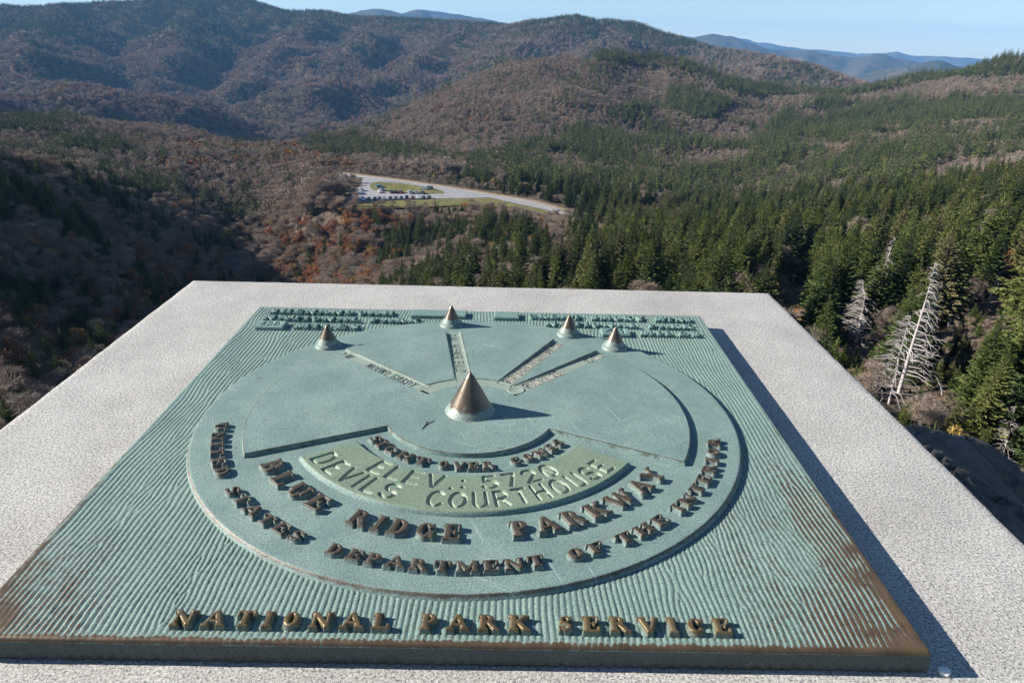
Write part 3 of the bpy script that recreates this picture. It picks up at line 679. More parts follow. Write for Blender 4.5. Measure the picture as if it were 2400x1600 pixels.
gm_.pr(Base_Color=gm_.ramp(gm_.noise(v, .22, 5, .65), [(.32, (.085, .095, .030)), (.5, (.145, .140, .050)), (.68, (.22, .18, .075))]), Roughness=.95, Specular_IOR_Level=.1); gm_.bump(gm_.noise(v, 3, 4, .7), .8, .3)
vm = Nt('dry_verge'); v = vm.geo('Position')
vm.pr(Base_Color=vm.ramp(vm.noise(v, .3, 4), [(.3, (.20, .12, .05)), (.7, (.30, .20, .09))]), Roughness=.95); vm.bump(vm.noise(v, 3, 4), .8, .3)
cm2 = Nt('kerb_stone'); cm2.pr(Base_Color=(.42, .38, .36), Roughness=.9)
pm2 = Nt('road_paint'); pm2.pr(Base_Color=(.70, .68, .62), Roughness=.8); ym = Nt('road_paint_yellow'); ym.pr(Base_Color=(.62, .46, .10), Roughness=.8)
up2 = [(x+1.0, y+2.6) for x, y in ROAD_UP]
flat('verge', ROAD_UP+up2[::-1], LZ-.02, vm.m, 'strip of dry grass along the far edge of the road')
flat('road', ROAD_UP+ROAD_LO[::-1], LZ, am.m, 'pale parkway road sweeping past the parking lot')
flat('parking_lot', LOT, LZ+.004, am.m, 'small parking lot beside the road')
GR = [(-80.5,373.0),(-78.4,373.6),(-37.6,387.2),(-8.3,392.9),(5.1,380.0),(22.6,363.6),(18.6,357.5),(-2,367.5),(-14.4,376.1),(-39.2,367.0),(-78.0,358.5)]
flat('grass_bank', GR, LZ-.01, gm_.m, 'band of green grass below the parking lot')
ISL = [(-76.5,427.5),(-72.4,431.6),(-60.2,428.7),(-41.4,417.2),(-33.4,407.5),(-33.2,402.0),(-42.3,399.6),(-66.9,403.8),(-72.4,407.0),(-75.7,417.1)]
flat('grass_island', ISL, LZ+.12, gm_.m, 'grass island between the road and the parking lot', .14)
def ribbon(name, pts, w, z, mat, label, h=0):
    pts = [Vector(p) for p in pts]; L = []; Rg = []
    for i, p in enumerate(pts):
        d = (pts[min(i+1, len(pts)-1)]-pts[max(i-1, 0)]).normalized(); q = Vector((-d.y, d.x))*w/2; L.append(p+q); Rg.append(p-q)
    return flat(name, [tuple(p) for p in L]+[tuple(p) for p in Rg[::-1]], z, mat, label, h)
ribbon('kerb', [(-80.0,373.7),(-78.5,374.2),(-37.6,387.8),(-14,392.2)], .35, LZ+.14, cm2.m, 'stone kerb along the lower edge of the parking lot', .16)
mid = [((a[0]+b[0])/2, (a[1]+b[1])/2) for a, b in zip([(-100,458),(-71.9,444.9),(-41.1,426.8),(-19.7,412.8),(-4.4,401.4),(17,385.8),(27.4,371.3),(44.5,350.2)], [(-97,450),(-66.5,436),(-37.3,420.8),(-16,406.5),(-.5,396.5),(12.5,379.5),(22.6,364.8),(39.5,342.8)])]
ribbon('centre_line', mid, .22, LZ+.008, ym.m, 'yellow centre line of the road')
for i in range(14):
    t = i/13; a = Vector((-75.4+37.9*t, 378.2+8.7*t)); d = Vector((-.222, .975))
    ribbon('bay_line', [tuple(a), tuple(a+d*4.8)], .12, LZ+.012, pm2.m, 'painted parking bay line')

# ---------------------------------------------------------------- parked cars
def paint(name, c, metal=.0):
    n = Nt(name); n.pr(Base_Color=c, Roughness=.28, Metallic=metal, Coat_Weight=.6, Coat_Roughness=.06); return n.m
PAINT = {'white': paint('paint_white', (.78, .78, .77)), 'silver': paint('paint_silver', (.52, .54, .56), .5), 'black': paint('paint_black', (.018, .019, .021)), 'dark grey': paint('paint_grey', (.08, .085, .09), .3),
         'dark blue': paint('paint_blue', (.025, .04, .09)), 'dark red': paint('paint_red', (.16, .025, .02)), 'teal': paint('paint_teal', (.07, .26, .27)), 'bright red': paint('paint_bright_red', (.42, .05, .03)), 'dark green': paint('paint_green', (.02, .06, .045))}
gg = Nt('car_glass'); gg.pr(Base_Color=(.02, .025, .03), Roughness=.05, Specular_IOR_Level=.8)
tt = Nt('tyre'); tt.pr(Base_Color=(.02, .02, .02), Roughness=.85)
rl = Nt('tail_lamp'); rl.pr(Base_Color=(.35, .02, .015), Roughness=.2); hl_ = Nt('head_lamp'); hl_.pr(Base_Color=(.8, .8, .78), Roughness=.1)
def car_meshes(kind):
    if kind == 'suv': side = [(-2.25,.42),(-2.3,.75),(-2.22,1.05),(-1.95,1.72),(-.1,1.78),(.55,1.70),(1.05,1.10),(2.05,.98),(2.28,.72),(2.25,.40)]; roof = [(-2.02,1.12),(-1.84,1.62),(-.1,1.68),(.48,1.60),(.92,1.12)]
    else: side = [(-2.2,.38),(-2.25,.68),(-2.15,.95),(-1.55,1.02),(-.95,1.42),(.1,1.46),(.95,.98),(1.95,.86),(2.2,.62),(2.18,.36)]; roof = [(-1.42,1.02),(-.9,1.36),(.08,1.40),(.82,1.0)]
    def hull(pr, w, tumble, z0):
        n = len(pr); V = []; F = []
        for s, ww in ((-1, 1), (1, 1)):
            for xx, zz in pr: V.append((xx, s*(w-tumble*max(0, zz-z0)), zz))
        F = []
        for i in range(n-1): F += [(i, i+1, n+i+1), (i, n+i+1, n+i)]
        F += [(n-1, 0, n), (n-1, n, 2*n-1)]
        tess = geometry.tessellate_polygon([[Vector((p[0], p[1], 0)) for p in pr]])
        for a, b, c in tess: F += [(a, b, c), (n+a, n+c, n+b)]
        return np.array(V), np.array(F)
    bm = bmesh.new(); V, F = hull(side, .90, .26, .95); vs = [bm.verts.new(v) for v in V]
    for f in F:
        try: bm.faces.new([vs[q] for q in f])
        except ValueError: pass
    bmesh.ops.recalc_face_normals(bm, faces=bm.faces); bmesh.ops.dissolve_limit(bm, angle_limit=.02, verts=bm.verts, edges=bm.edges); bmesh.ops.bevel(bm, geom=bm.edges[:], offset=.06, segments=2, affect='EDGES')
    body = bpy.data.meshes.new('body'); bm.to_mesh(body); bm.free()
    bm = bmesh.new(); V, F = hull(roof, .925, .27, .95); vs = [bm.verts.new(v) for v in V]
    for f in F:
        try: bm.faces.new([vs[q] for q in f])
        except ValueError: pass
    bmesh.ops.recalc_face_normals(bm, faces=bm.faces)
    glass = bpy.data.meshes.new('window'); bm.to_mesh(glass); bm.free(); glass.materials.append(gg.m)
    # windscreens: thin slabs just proud of the front and rear slopes
    def slab(p, q, w):
        a = Vector((p[0], 0, p[1])); b = Vector((q[0], 0, q[1])); nn = Vector((-(b-a).z, 0, (b-a).x)).normalized()
        if nn.z < 0: nn = -nn
        V = []
        for o_ in (.02, -.05):
            for P_, ww in ((a, w), (b, w-.1)):
                for s in (-1, 1): V.append(tuple(P_+nn*o_+Vector((0, s*ww, 0))))
        return np.array(V), np.array([(0, 1, 3), (0, 3, 2), (4, 7, 5), (4, 6, 7), (0, 5, 1), (0, 4, 5), (2, 3, 7), (2, 7, 6), (0, 2, 6), (0, 6, 4), (1, 5, 7), (1, 7, 3)])
    k = 6 if kind != 'suv' else 5
    if kind == 'suv': fr = slab((.98, 1.17), (.58, 1.66), .72); bk = slab((-2.19, 1.12), (-1.97, 1.66), .72)
    else: fr = slab((.88, 1.02), (.18, 1.42), .74); bk = slab((-1.48, 1.07), (-1.0, 1.38), .72)
    ws = mesh_np('windscreen', fr[0], fr[1], gg.m, False); rs = mesh_np('rear_window', bk[0], bk[1], gg.m, False)
    bm = bmesh.new(); bmesh.ops.create_cone(bm, cap_ends=True, segments=16, radius1=.34, radius2=.34, depth=.24, matrix=Matrix.Rotation(math.pi/2, 4, 'X'))
    wheel = bpy.data.meshes.new('wheel'); bm.to_mesh(wheel); bm.free(); wheel.materials.append(tt.m)
    bm = bmesh.new(); bmesh.ops.create_cube(bm, size=1); bmesh.ops.scale(bm, vec=(.10, .34, .16), verts=bm.verts)
    lamp = bpy.data.meshes.new('tail_light'); bm.to_mesh(lamp); bm.free(); lamp.materials.append(rl.m)
    lamp2 = lamp.copy(); lamp2.materials.clear(); lamp2.materials.append(hl_.m)
    return body, glass, ws, rs, wheel, lamp, lamp2
CM = {k: car_meshes(k) for k in ('suv', 'sedan')}; _bod = {}
def car(x, y, heading, kind, colour, label, grp):
    body, glass, ws, rs, wheel, lamp, lamp2 = CM[kind]
    e = empty('parked_car', (x, y, LZ+.014)); e.rotation_euler = (0, 0, heading); tag(e, label, 'car', grp)
    if (kind, colour) not in _bod: b = body.copy(); b.materials.append(PAINT[colour]); _bod[kind, colour] = b
    obj('body', _bod[kind, colour], e); obj('window', glass, e); obj('windscreen', ws, e); obj('rear_window', rs, e)
    for sx in (-1.35, 1.4):
        for sy in (-.8, .8): obj('wheel', wheel, e, (sx, sy, .34))
    zl = .9 if kind == 'suv' else .74
    for sy in (-.62, .62): obj('tail_light', lamp, e, (-2.22, sy, zl)); obj('headlight', lamp2, e, (2.14, sy, zl-.08))
perp = math.atan2(-.975, .222)      # nose towards the lower kerb
ROW1 = [(490,'suv','white','white high-roofed car, leftmost in the lower parking row'),(585,'sedan','dark grey','dark grey car second from the left in the lower parking row'),(680,'sedan','black','black car partly behind the spruce tip in the lower parking row'),(755,'sedan','dark blue','dark blue car just right of the spruce tip in the lower row'),(830,'sedan','silver','only silver car in the lower parking row'),
        (930,'sedan','black','black car just right of the silver one in the lower row'),(1020,'sedan','dark grey','dark grey car in the middle of the lower parking row'),(1110,'sedan','dark blue','dark blue car three places left of the dark red one'),(1200,'suv','black','tall black car just left of the dark red one'),(1300,'sedan','dark red','dark red car in the lower parking row'),
        (1385,'suv','white','white high-roofed car just right of the dark red one'),(1475,'sedan','dark grey','dark grey car second from the right end of the lower row'),(1570,'sedan','black','black car at the right end of the lower parking row')]
for cx, kd, co, lb in ROW1:
    px = 780+cx/6.918; t = (px-843)/(1010-843); bx, by = -74+35.5*t, 378.5+8.6*t
    car(bx-.222*1.1, by+.975*1.1, perp+RNG.normal(0, .03), kd, co, lb, 'cars in the lower row of the lot')
ROW2 = [(725,'sedan','white','white car at the left end of the upper parking row'),(915,'sedan','dark grey','dark grey car second from the left in the upper row'),(1000,'sedan','black','black car beside the dark red one in the upper row'),(1090,'sedan','dark red','dark red car in the upper parking row'),(1245,'suv','silver','tall silver car in the upper row'),(1345,'sedan','silver','low silver car in the upper row'),(1470,'sedan','dark grey','dark grey car at the right end of the upper row')]
for cx, kd, co, lb in ROW2:
    px = 780+cx/6.918; t = (px-885)/(1000-885); bx, by = -67.2+24.5*t, 400.2-.4*t
    car(bx, by+.4, perp+math.pi+.2+RNG.normal(0, .03), kd, co, lb, 'cars along the island side of the lot')
def on_grass(): bpy.context.view_layer.update()
for bx, by, hd, kd, co, lb in ((-69.2,413.5,.5,'suv','teal','teal high car standing on the grass island'),(-66.4,404.8,.2,'sedan','silver','silver car at the lower left edge of the grass island'),(-42.0,413.4,2.6,'suv','dark green','dark green car at the right end of the grass island'),(-44.6,411.2,2.8,'sedan','silver','silver car behind the dark green one at the island end')):
    car(bx, by, hd, kd, co, lb, 'cars by the grass island'); 
for c_ in [o for o in bpy.data.objects if o.name.startswith('parked_car') and o.get('group') == 'cars by the grass island']: c_.location.z = LZ+.125
for bx, by, hd, kd, co, lb in ((-77.0,396.8,1.9,'sedan','white','white car in the tree shade at the left side of the lot'),(-77.6,404.4,1.9,'sedan','silver','silver car in the tree shade at the left side of the lot'),(-77.6,381.6,.7,'sedan','bright red','bright red car in the lower left corner of the lot')):
    car(bx, by, hd, kd, co, lb, 'cars at the shaded left side of the lot')

# ================================================================ dead spruces on the right-hand slope
def at_depth(px, py, ref):
    d = _fw+CR*((px-1200)/FPX)-CU*((py-800)/FPX); zc = np.dot(np.array(ref)-np.array([CX, CY, CZ]), _fw); return np.array([CX, CY, CZ])+d*zc
def dead_spruce(path, seed, label, dens=1.0, side=0, rb=None, hook=False, blen=.26):
    rg = np.random.default_rng(seed)
    b = np.array(ground_hit(*path[0])); pts = [b]+[at_depth(px, py, b) for px, py in path[1:]]
    H = np.linalg.norm(pts[-1]-b); down = (pts[0]-pts[1])/np.linalg.norm(pts[0]-pts[1]); pts = [b+down*1.5]+pts
    e = empty('dead_spruce', tuple(pts[0])); tag(e, label, 'dead tree', 'bleached dead spruces on the slope'); o0 = pts[0]
    pts = [p-o0 for p in pts]; cum = np.concatenate([[0], np.cumsum([np.linalg.norm(pts[i+1]-pts[i]) for i in range(len(pts)-1)])]); tot = cum[-1]
    dist = math.hypot(b[0]-CX, b[1]-CY); r0 = rb or max(H*.017, dist*.0018)
    T = Tri(); limb(T, pts, [r0*(1-.86*c/tot) for c in cum], 8); obj('trunk', T.mesh('trunk', M_DEAD, True), e)
    Bt = Tri(); P = lambda s: np.array([np.interp(s, cum, [p[i] for p in pts]) for i in range(3)])
    n = int(74*dens)
    for i in range(n):
        u = .22+.78*(i+rg.random())/n; p = P(u*tot); th = rg.uniform(0, 6.28)
        if side and math.cos(th)*side < -.2 and rg.random() < .75: th = math.pi-th
        L = H*blen*(1.12-u)*(.6+.6*rg.random())+.18; d = np.array([math.cos(th), math.sin(th), 0])
        drop = rg.uniform(-.45, .12); q1 = p+d*L*.45+np.array([0, 0, L*.06]); q2 = p+d*L*.8+np.array([0, 0, L*drop*.5]); q3 = p+d*L+np.array([0, 0, L*drop])
        w = max(r0*(.34-.18*u), dist*.00034); limb(Bt, [p, q1, q2, q3], [w, w*.7, w*.45, w*.2], 4)
        for k in range(rg.integers(2, 6)):
            t = rg.uniform(.35, .9); s = p+(q3-p)*t+np.array([0, 0, L*.05*(1-t)]); tn = np.array([-d[1], d[0], 0])*rg.choice([-1, 1]); e2 = s+(d*rg.uniform(.2, .8)+tn*rg.uniform(.4, .9)+np.array([0, 0, rg.uniform(-.6, .25)]))*L*rg.uniform(.2, .45)
            limb(Bt, [s, (s+e2)/2+np.array([0, 0, L*.03]), e2], [w*.4, w*.3, w*.12], 3)
    if hook:
        p = pts[-1]
        for q in range(3):
            L = H*.32*(1-.2*q); p = P(tot*(1-.13*q)); limb(Bt, [p, p+np.array([L*.5, -.1, -L*.04]), p+np.array([L, -.2, -L*.22])], [r0*.25, r0*.2, r0*.08], 4)
    o = obj('branches', Bt.mesh('branches', M_DEAD), e); o['kind'] = 'stuff'
dead_spruce(SNAGP[0], 1, 'bleached dead spruce with bare dark lower trunk, left one of the big pair', 1.2, -1, blen=.42)
dead_spruce(SNAGP[1], 2, 'tallest bleached dead spruce, right one of the big pair', 1.5, 1)
dead_spruce(SNAGP[2], 3, 'slim leaning white dead spruce beside a dark green one', 1.0, -1, blen=.18)
dead_spruce(SNAGP[3], 4, 'short tangled dead spruce left of the slim leaning one', 1.6, -1, blen=.46)
dead_spruce(SNAGP[4], 5, 'broken dead spruce with hooked top at the right edge', .7, 1, hook=True, blen=.3)
dead_spruce(SNAGP[5], 6, 'dead spruce stub standing just right of the tallest one', .6, 1, blen=.35)
dead_spruce(SNAGP[6], 7, 'grey feathery dead spruce near the back right corner of the slab', 1.6, 0, blen=.30)
dead_spruce(SNAGP[7], 8, 'nearest dead spruce at the right edge, beside the dark rock', 1.3, -1, blen=.34)
dead_spruce(SNAGP[8], 9, 'small grey dead stem among the green boughs', .3, 0, blen=.2)
# ================================================================ granite pedestal
def granite_mat():
    n = Nt('granite'); v = n.coord('Object')
    a = n.noise(v, 470, 2, .6); b = n.noise(v, 640, 2, .7); c = n.voro(v, 330)
    cc = n.noise(v, 380, 3, .6)
    base = n.ramp(a, [(.30, (.16, .155, .14)), (.44, (.375, .36, .325)), (.58, (.505, .485, .44)), (.72, (.59, .57, .52))])
    dark = n.ramp(b, [(.365, 1.0), (.43, 0.0)])
    col = n.mix(dark, base, (.07, .07, .08))
    sp = n.ramp(cc, [(.60, 0.0), (.72, .55)])
    col = n.mix(sp, col, (.34, .30, .27))
    big = n.noise(v, 9, 4, .6)
    col = n.mix(n.ramp(big, [(.3, .35), (.6, 0.0)]), col, (.40, .38, .37), 'MULTIPLY')
    n.pr(Base_Color=col, Roughness=.75)
    h = n.math('ADD', n.noise(v, 480, 3, .65), n.math('MULTIPLY', n.noise(v, 60, 3), .8))
    st = n.ramp(n.noise(n.mapping(v, (1, 1, 1)), 14, 6, .72), [(.56, 0.0), (.72, .45)]); n.set(n.p.inputs['Base Color'], n.mix(st, col, (.30, .29, .27)))
    n.bump(h, .5, .0009)
    return n.m
M_GRANITE = granite_mat()
SLABZ = -0.0174
def build_pedestal():
    root = empty('stone_pedestal', (0, 0, SLABZ-1.2))
    tag(root, 'pale speckled granite pedestal with square top slab under the bronze plaque', 'pedestal')
    # slab: rounded-edge box, slightly uneven arris
    x0, x1, y0, y1, H, r = -.4515, .4465, -.452, .4575, .13, .004
    nx, ny = 150, 150
    xs = np.linspace(0, 1, nx); ys = np.linspace(0, 1, ny)
    def edge(t): return t
    # profile ring outward: top grid + bevel + side
    X, Y = np.meshgrid(x0+(x1-x0)*xs, y0+(y1-y0)*ys, indexing='ij')
    Z = 0.00035*fbm(X*60, Y*60, 3, 5)
    wob = 0.0007*fbm(X*45, Y*45, 3, 11)
    V = np.stack([X, Y, Z], -1)
    ring = [(i, 0) for i in range(nx)] + [(nx-1, j) for j in range(1, ny)] + [(i, ny-1) for i in range(nx-2, -1, -1)] + [(0, j) for j in range(ny-2, 0, -1)]
    ri = np.array(ring)
    P = V[ri[:, 0], ri[:, 1]].copy()
    out = np.zeros((len(ri), 2))
    out[ri[:, 0] == 0, 0] = -1; out[ri[:, 0] == nx-1, 0] = 1; out[ri[:, 1] == 0, 1] = -1; out[ri[:, 1] == ny-1, 1] = 1
    wv = wob[ri[:, 0], ri[:, 1]]
    allV = [V.reshape(-1, 3)]; F = [grid_faces(nx, ny)]
    idx_prev = ri[:, 0]*ny + ri[:, 1]; off = nx*ny
    for d, z in ((.0015, -.0006), (.0030, -.0025), (.0034, -.006), (.0034, -H)):
        Q = P.copy(); Q[:, :2] += out*(d+wv[:, None]); Q[:, 2] += z
        allV.append(Q); idx = off+np.arange(len(ri)); off += len(ri)
        a, b = idx_prev, idx
        F.append(np.stack([a, b, np.roll(b, -1), np.roll(a, -1)], 1)); idx_prev = idx
    me = mesh_np('top_slab', np.concatenate(allV), np.concatenate(F), M_GRANITE)
    obj('top_slab', me, root, (0, 0, 1.2))
    # pier of coursed rough stone under the slab
    pm = Nt('pier_stone'); v = pm.coord('Object')
    pm.pr(Base_Color=pm.ramp(pm.noise(v, 9, 5, .6), [(.3, (.16, .15, .14)), (.7, (.34, .32, .30))]), Roughness=.9)
    pm.bump(pm.noise(v, 30, 5, .65), .6, .01)
    mm = Nt('pier_mortar'); mm.pr(Base_Color=(.36, .34, .31), Roughness=.95)
    bm = bmesh.new(); bmesh.ops.create_cube(bm, size=1); bmesh.ops.scale(bm, vec=(.70, .70, 1.07), verts=bm.verts)
    me = bpy.data.meshes.new('pier'); bm.to_mesh(me); bm.free(); me.materials.append(mm.m)
    obj('pier', me, root, (0, 0, .535))
    bm = bmesh.new(); bmesh.ops.create_cube(bm, size=1); bmesh.ops.bevel(bm, geom=bm.edges[:], offset=.07, segments=1, affect='EDGES')
    sm = bpy.data.meshes.new('stone'); bm.to_mesh(sm); bm.free(); sm.materials.append(pm.m)
    pier = root.children[-1] if root.children else None
    zz = 0.0; k = 0
    rg = random.Random(3)
    while zz < 1.0:
        hh = min(rg.uniform(.16, .24), 1.065-zz)
        for side in range(4):
            p = -.36
            while p < .36:
                wdt = min(rg.uniform(.16, .30), .37-p)
                if wdt < .05: break
                c = p+wdt/2
                loc = [(c, -.345), (c, .345), (-.345, c), (.345, c)][side]
                sc = (wdt-.012, .07, hh-.012) if side < 2 else (.07, wdt-.012, hh-.012)
                obj('stone', sm, root, (loc[0], loc[1], zz+hh/2), None, sc)
                p += wdt
        zz += hh
    return root
PED = build_pedestal()

# ================================================================ lettering: glyphs as distance fields
T_, t_ = .122, .070
def gl():
    G = {}
    def B(x0, y0, x1, y1, h): return ('b', x0, y0, x1, y1, h)
    def Cc(x0, y0, x1, y1, h): return ('c', x0, y0, x1, y1, h)
    def E_(cx, cy, rx, ry, a0, a1, hv=T_, hh=t_): return ('e', cx, cy, rx, ry, a0, a1, hv, hh)
    def sf(x, y, w=.2): yy = .06 if y == 0 else .94; return B(x-w, yy, x+w, yy, .06)
    st = lambda x, h=T_: B(x, .03, x, .97, h)
    G['I'] = (.44, [st(.22), sf(.22, 0), sf(.22, 1)])
    G['N'] = (.98, [B(.2, .03, .2, .97, t_+.01), B(.78, .03, .78, .97, t_+.01), B(.18, .95, .8, .05, T_), sf(.2, 0, .17), sf(.16, 1, .15), sf(.8, 1, .17)])
    G['A'] = (.98, [B(.48, .98, .16, .05, t_+.01), B(.47, .98, .8, .05, T_), B(.28, .32, .68, .32, t_), sf(.16, 0, .16), sf(.8, 0, .18)])
    G['T'] = (.86, [st(.43), B(.05, .94, .81, .94, .06), B(.09, .70, .09, .97, .05), B(.77, .70, .77, .97, .05), sf(.43, 0)])
    G['O'] = (.86, [E_(.43, .5, .33, .44, 0, 360)])
    G['L'] = (.8, [st(.24), sf(.24, 1), B(.04, .055, .74, .055, .055), B(.7, .03, .7, .32, .055)])
    G['P'] = (.82, [st(.24), sf(.24, 0), B(.04, .945, .45, .945, .055), B(.24, .46, .45, .46, .05), E_(.44, .70, .26, .245, -90, 90)])
    G['R'] = (.94, [st(.24), sf(.24, 0), B(.04, .945, .45, .945, .055), B(.24, .50, .45, .50, .05), E_(.44, .72, .25, .225, -90, 90), B(.48, .5, .76, .08, T_), sf(.79, 0, .13)])
    G['K'] = (.98, [st(.24), sf(.24, 0), sf(.24, 1), B(.26, .38, .74, .93, t_+.01), B(.42, .56, .76, .08, T_), sf(.79, 0, .17), sf(.74, 1, .17)])
    G['S'] = (.72, [E_(.37, .72, .24, .225, 20, 270, .085, .065), E_(.37, .27, .25, .225, -160, 90, .085, .065), Cc(.2, .62, .53, .38, .09), B(.6, .70, .6, .96, .045), B(.11, .04, .11, .32, .045)])
    G['E'] = (.82, [st(.24), B(.04, .945, .72, .945, .055), B(.04, .055, .74, .055, .055), B(.24, .51, .52, .51, .05), B(.7, .70, .7, .97, .05), B(.72, .03, .72, .34, .05), B(.53, .36, .53, .66, .045)])
    G['F'] = (.78, [st(.24), B(.04, .945, .72, .945, .055), sf(.24, 0), B(.24, .51, .52, .51, .05), B(.7, .70, .7, .97, .05), B(.53, .36, .53, .66, .045)])
    G['V'] = (.92, [B(.17, .97, .47, .03, T_), B(.76, .97, .48, .03, t_+.01), sf(.18, 1, .18), sf(.77, 1, .15)])
    G['C'] = (.84, [E_(.45, .5, .35, .44, 42, 318), Cc(.70, .76, .71, .8, .085), B(.73, .68, .73, .95, .04)])
    G['D'] = (.92, [st(.24), B(.04, .945, .46, .945, .055), B(.04, .055, .46, .055, .055), E_(.44, .5, .34, .445, -90, 90)])
    G['B'] = (.86, [st(.24), B(.04, .945, .46, .945, .055), B(.04, .055, .46, .055, .055), B(.24, .52, .46, .52, .05), E_(.44, .73, .23, .215, -90, 90), E_(.45, .285, .28, .23, -90, 90)])
    G['U'] = (.92, [B(.23, .32, .23, .97, T_), B(.72, .32, .72, .97, t_+.01), E_(.475, .34, .245, .285, 180, 360, .09, .06), sf(.23, 1, .18), sf(.72, 1, .16)])
    G['M'] = (1.1, [B(.18, .03, .18, .97, t_+.01), B(.9, .03, .9, .97, T_), B(.2, .95, .54, .12, T_), B(.88, .95, .55, .12, t_+.01), sf(.18, 0, .16), sf(.16, 1, .14), sf(.9, 0, .18), sf(.92, 1, .16)])
    G['H'] = (1.0, [st(.24), st(.76), B(.24, .5, .76, .5, t_), sf(.24, 0, .19), sf(.24, 1, .19), sf(.76, 0, .19), sf(.76, 1, .19)])
    G['G'] = (.92, [E_(.45, .5, .35, .44, 42, 330), Cc(.70, .76, .71, .8, .075), B(.73, .06, .73, .42, .09), B(.58, .42, .88, .42, .05), B(.73, .68, .73, .95, .04)])
    G['Y'] = (.92, [B(.46, .03, .46, .5, T_), B(.16, .97, .45, .46, T_), B(.77, .97, .47, .46, t_+.01), sf(.17, 1, .17), sf(.78, 1, .15), sf(.46, 0)])
    G['W'] = (1.3, [B(.17, .97, .42, .03, T_), B(.66, .97, .43, .03, t_), B(.65, .97, .89, .03, T_), B(1.14, .97, .9, .03, t_+.01), sf(.18, 1, .17), sf(1.14, 1, .15)])
    # plain single-stroke letters for the engraved lines
    q = .060
    g = {}
    L = lambda *p: [Cc(p[i], p[i+1], p[i+2], p[i+3], q) for i in range(0, len(p)-2, 2)]
    el = lambda cx, cy, rx, ry, a0, a1: [E_(cx, cy, rx, ry, a0, a1, q, q)]
    g['D'] = (.66, L(.06, 0, .06, 1, .3, 1) + L(.06, 0, .3, 0) + el(.3, .5, .3, .5, -90, 90))
    g['E'] = (.56, L(.52, 1, .06, 1, .06, 0, .52, 0) + L(.06, .52, .4, .52))
    g['V'] = (.66, L(.03, 1, .33, 0, .63, 1))
    g['I'] = (.12, L(.06, 0, .06, 1))
    g['L'] = (.5, L(.06, 1, .06, 0, .48, 0))
    g['S'] = (.6, el(.3, .74, .26, .25, 20, 270) + el(.3, .26, .27, .26, -160, 90))
    g['C'] = (.66, el(.36, .5, .32, .5, 40, 320))
    g['O'] = (.7, el(.35, .5, .32, .5, 0, 360))
    g['U'] = (.64, L(.06, 1, .06, .3) + L(.58, 1, .58, .3) + el(.32, .3, .26, .3, 180, 360))
    g['R'] = (.62, L(.06, 0, .06, 1, .34, 1) + L(.06, .5, .34, .5) + el(.34, .75, .23, .25, -90, 90) + L(.3, .5, .58, 0))
    g['T'] = (.62, L(.02, 1, .6, 1) + L(.31, 1, .31, 0))
    g['H'] = (.64, L(.06, 0, .06, 1) + L(.58, 0, .58, 1) + L(.06, .5, .58, .5))
    g['M'] = (.76, L(.06, 0, .1, 1, .38, .2, .66, 1, .7, 0))
    g['N'] = (.64, L(.06, 0, .06, 1, .58, 0, .58, 1))
    g['A'] = (.66, L(.03, 0, .33, 1, .63, 0) + L(.15, .36, .51, .36))
    g['Y'] = (.62, L(.03, 1, .31, .5, .59, 1) + L(.31, .5, .31, 0))
    g['K'] = (.6, L(.06, 0, .06, 1) + L(.56, 1, .06, .42) + L(.22, .58, .56, 0))
    g['B'] = (.6, L(.06, 0, .06, 1, .32, 1) + L(.06, .52, .32, .52) + L(.06, 0, .32, 0) + el(.3, .76, .22, .24, -90, 90) + el(.32, .26, .25, .26, -90, 90))
    g['W'] = (.9, L(.03, 1, .24, 0, .45, .9, .66, 0, .87, 1))
    g['('] = (.3, el(.4, .5, .34, .55, 120, 240)); g[')'] = (.3, el(-.1, .5, .34, .55, -60, 60))
    g['.'] = (.14, L(.07, .02, .07, .03)); g[':'] = (.16, L(.08, .12, .08, .14) + L(.08, .66, .08, .68))
    g['1'] = (.3, L(.05, .8, .2, 1, .2, 0)); g['4'] = (.6, L(.44, 0, .44, 1, .03, .3, .6, .3))
    g['2'] = (.6, el(.3, .72, .26, .27, -20, 170) + L(.54, .62, .06, 0, .58, 0))
    g['5'] = (.6, L(.54, 1, .1, 1, .08, .56) + el(.28, .32, .29, .31, -150, 135))
    g['7'] = (.6, L(.04, 1, .56, 1, .22, 0)); g['8'] = (.6, el(.3, .75, .21, .24, 0, 360) + el(.3, .26, .26, .27, 0, 360))
    g['0'] = (.62, el(.31, .5, .27, .5, 0, 360) + L(.14, .8, .48, .2))
    return G, g
SERIF, PLAIN = gl()
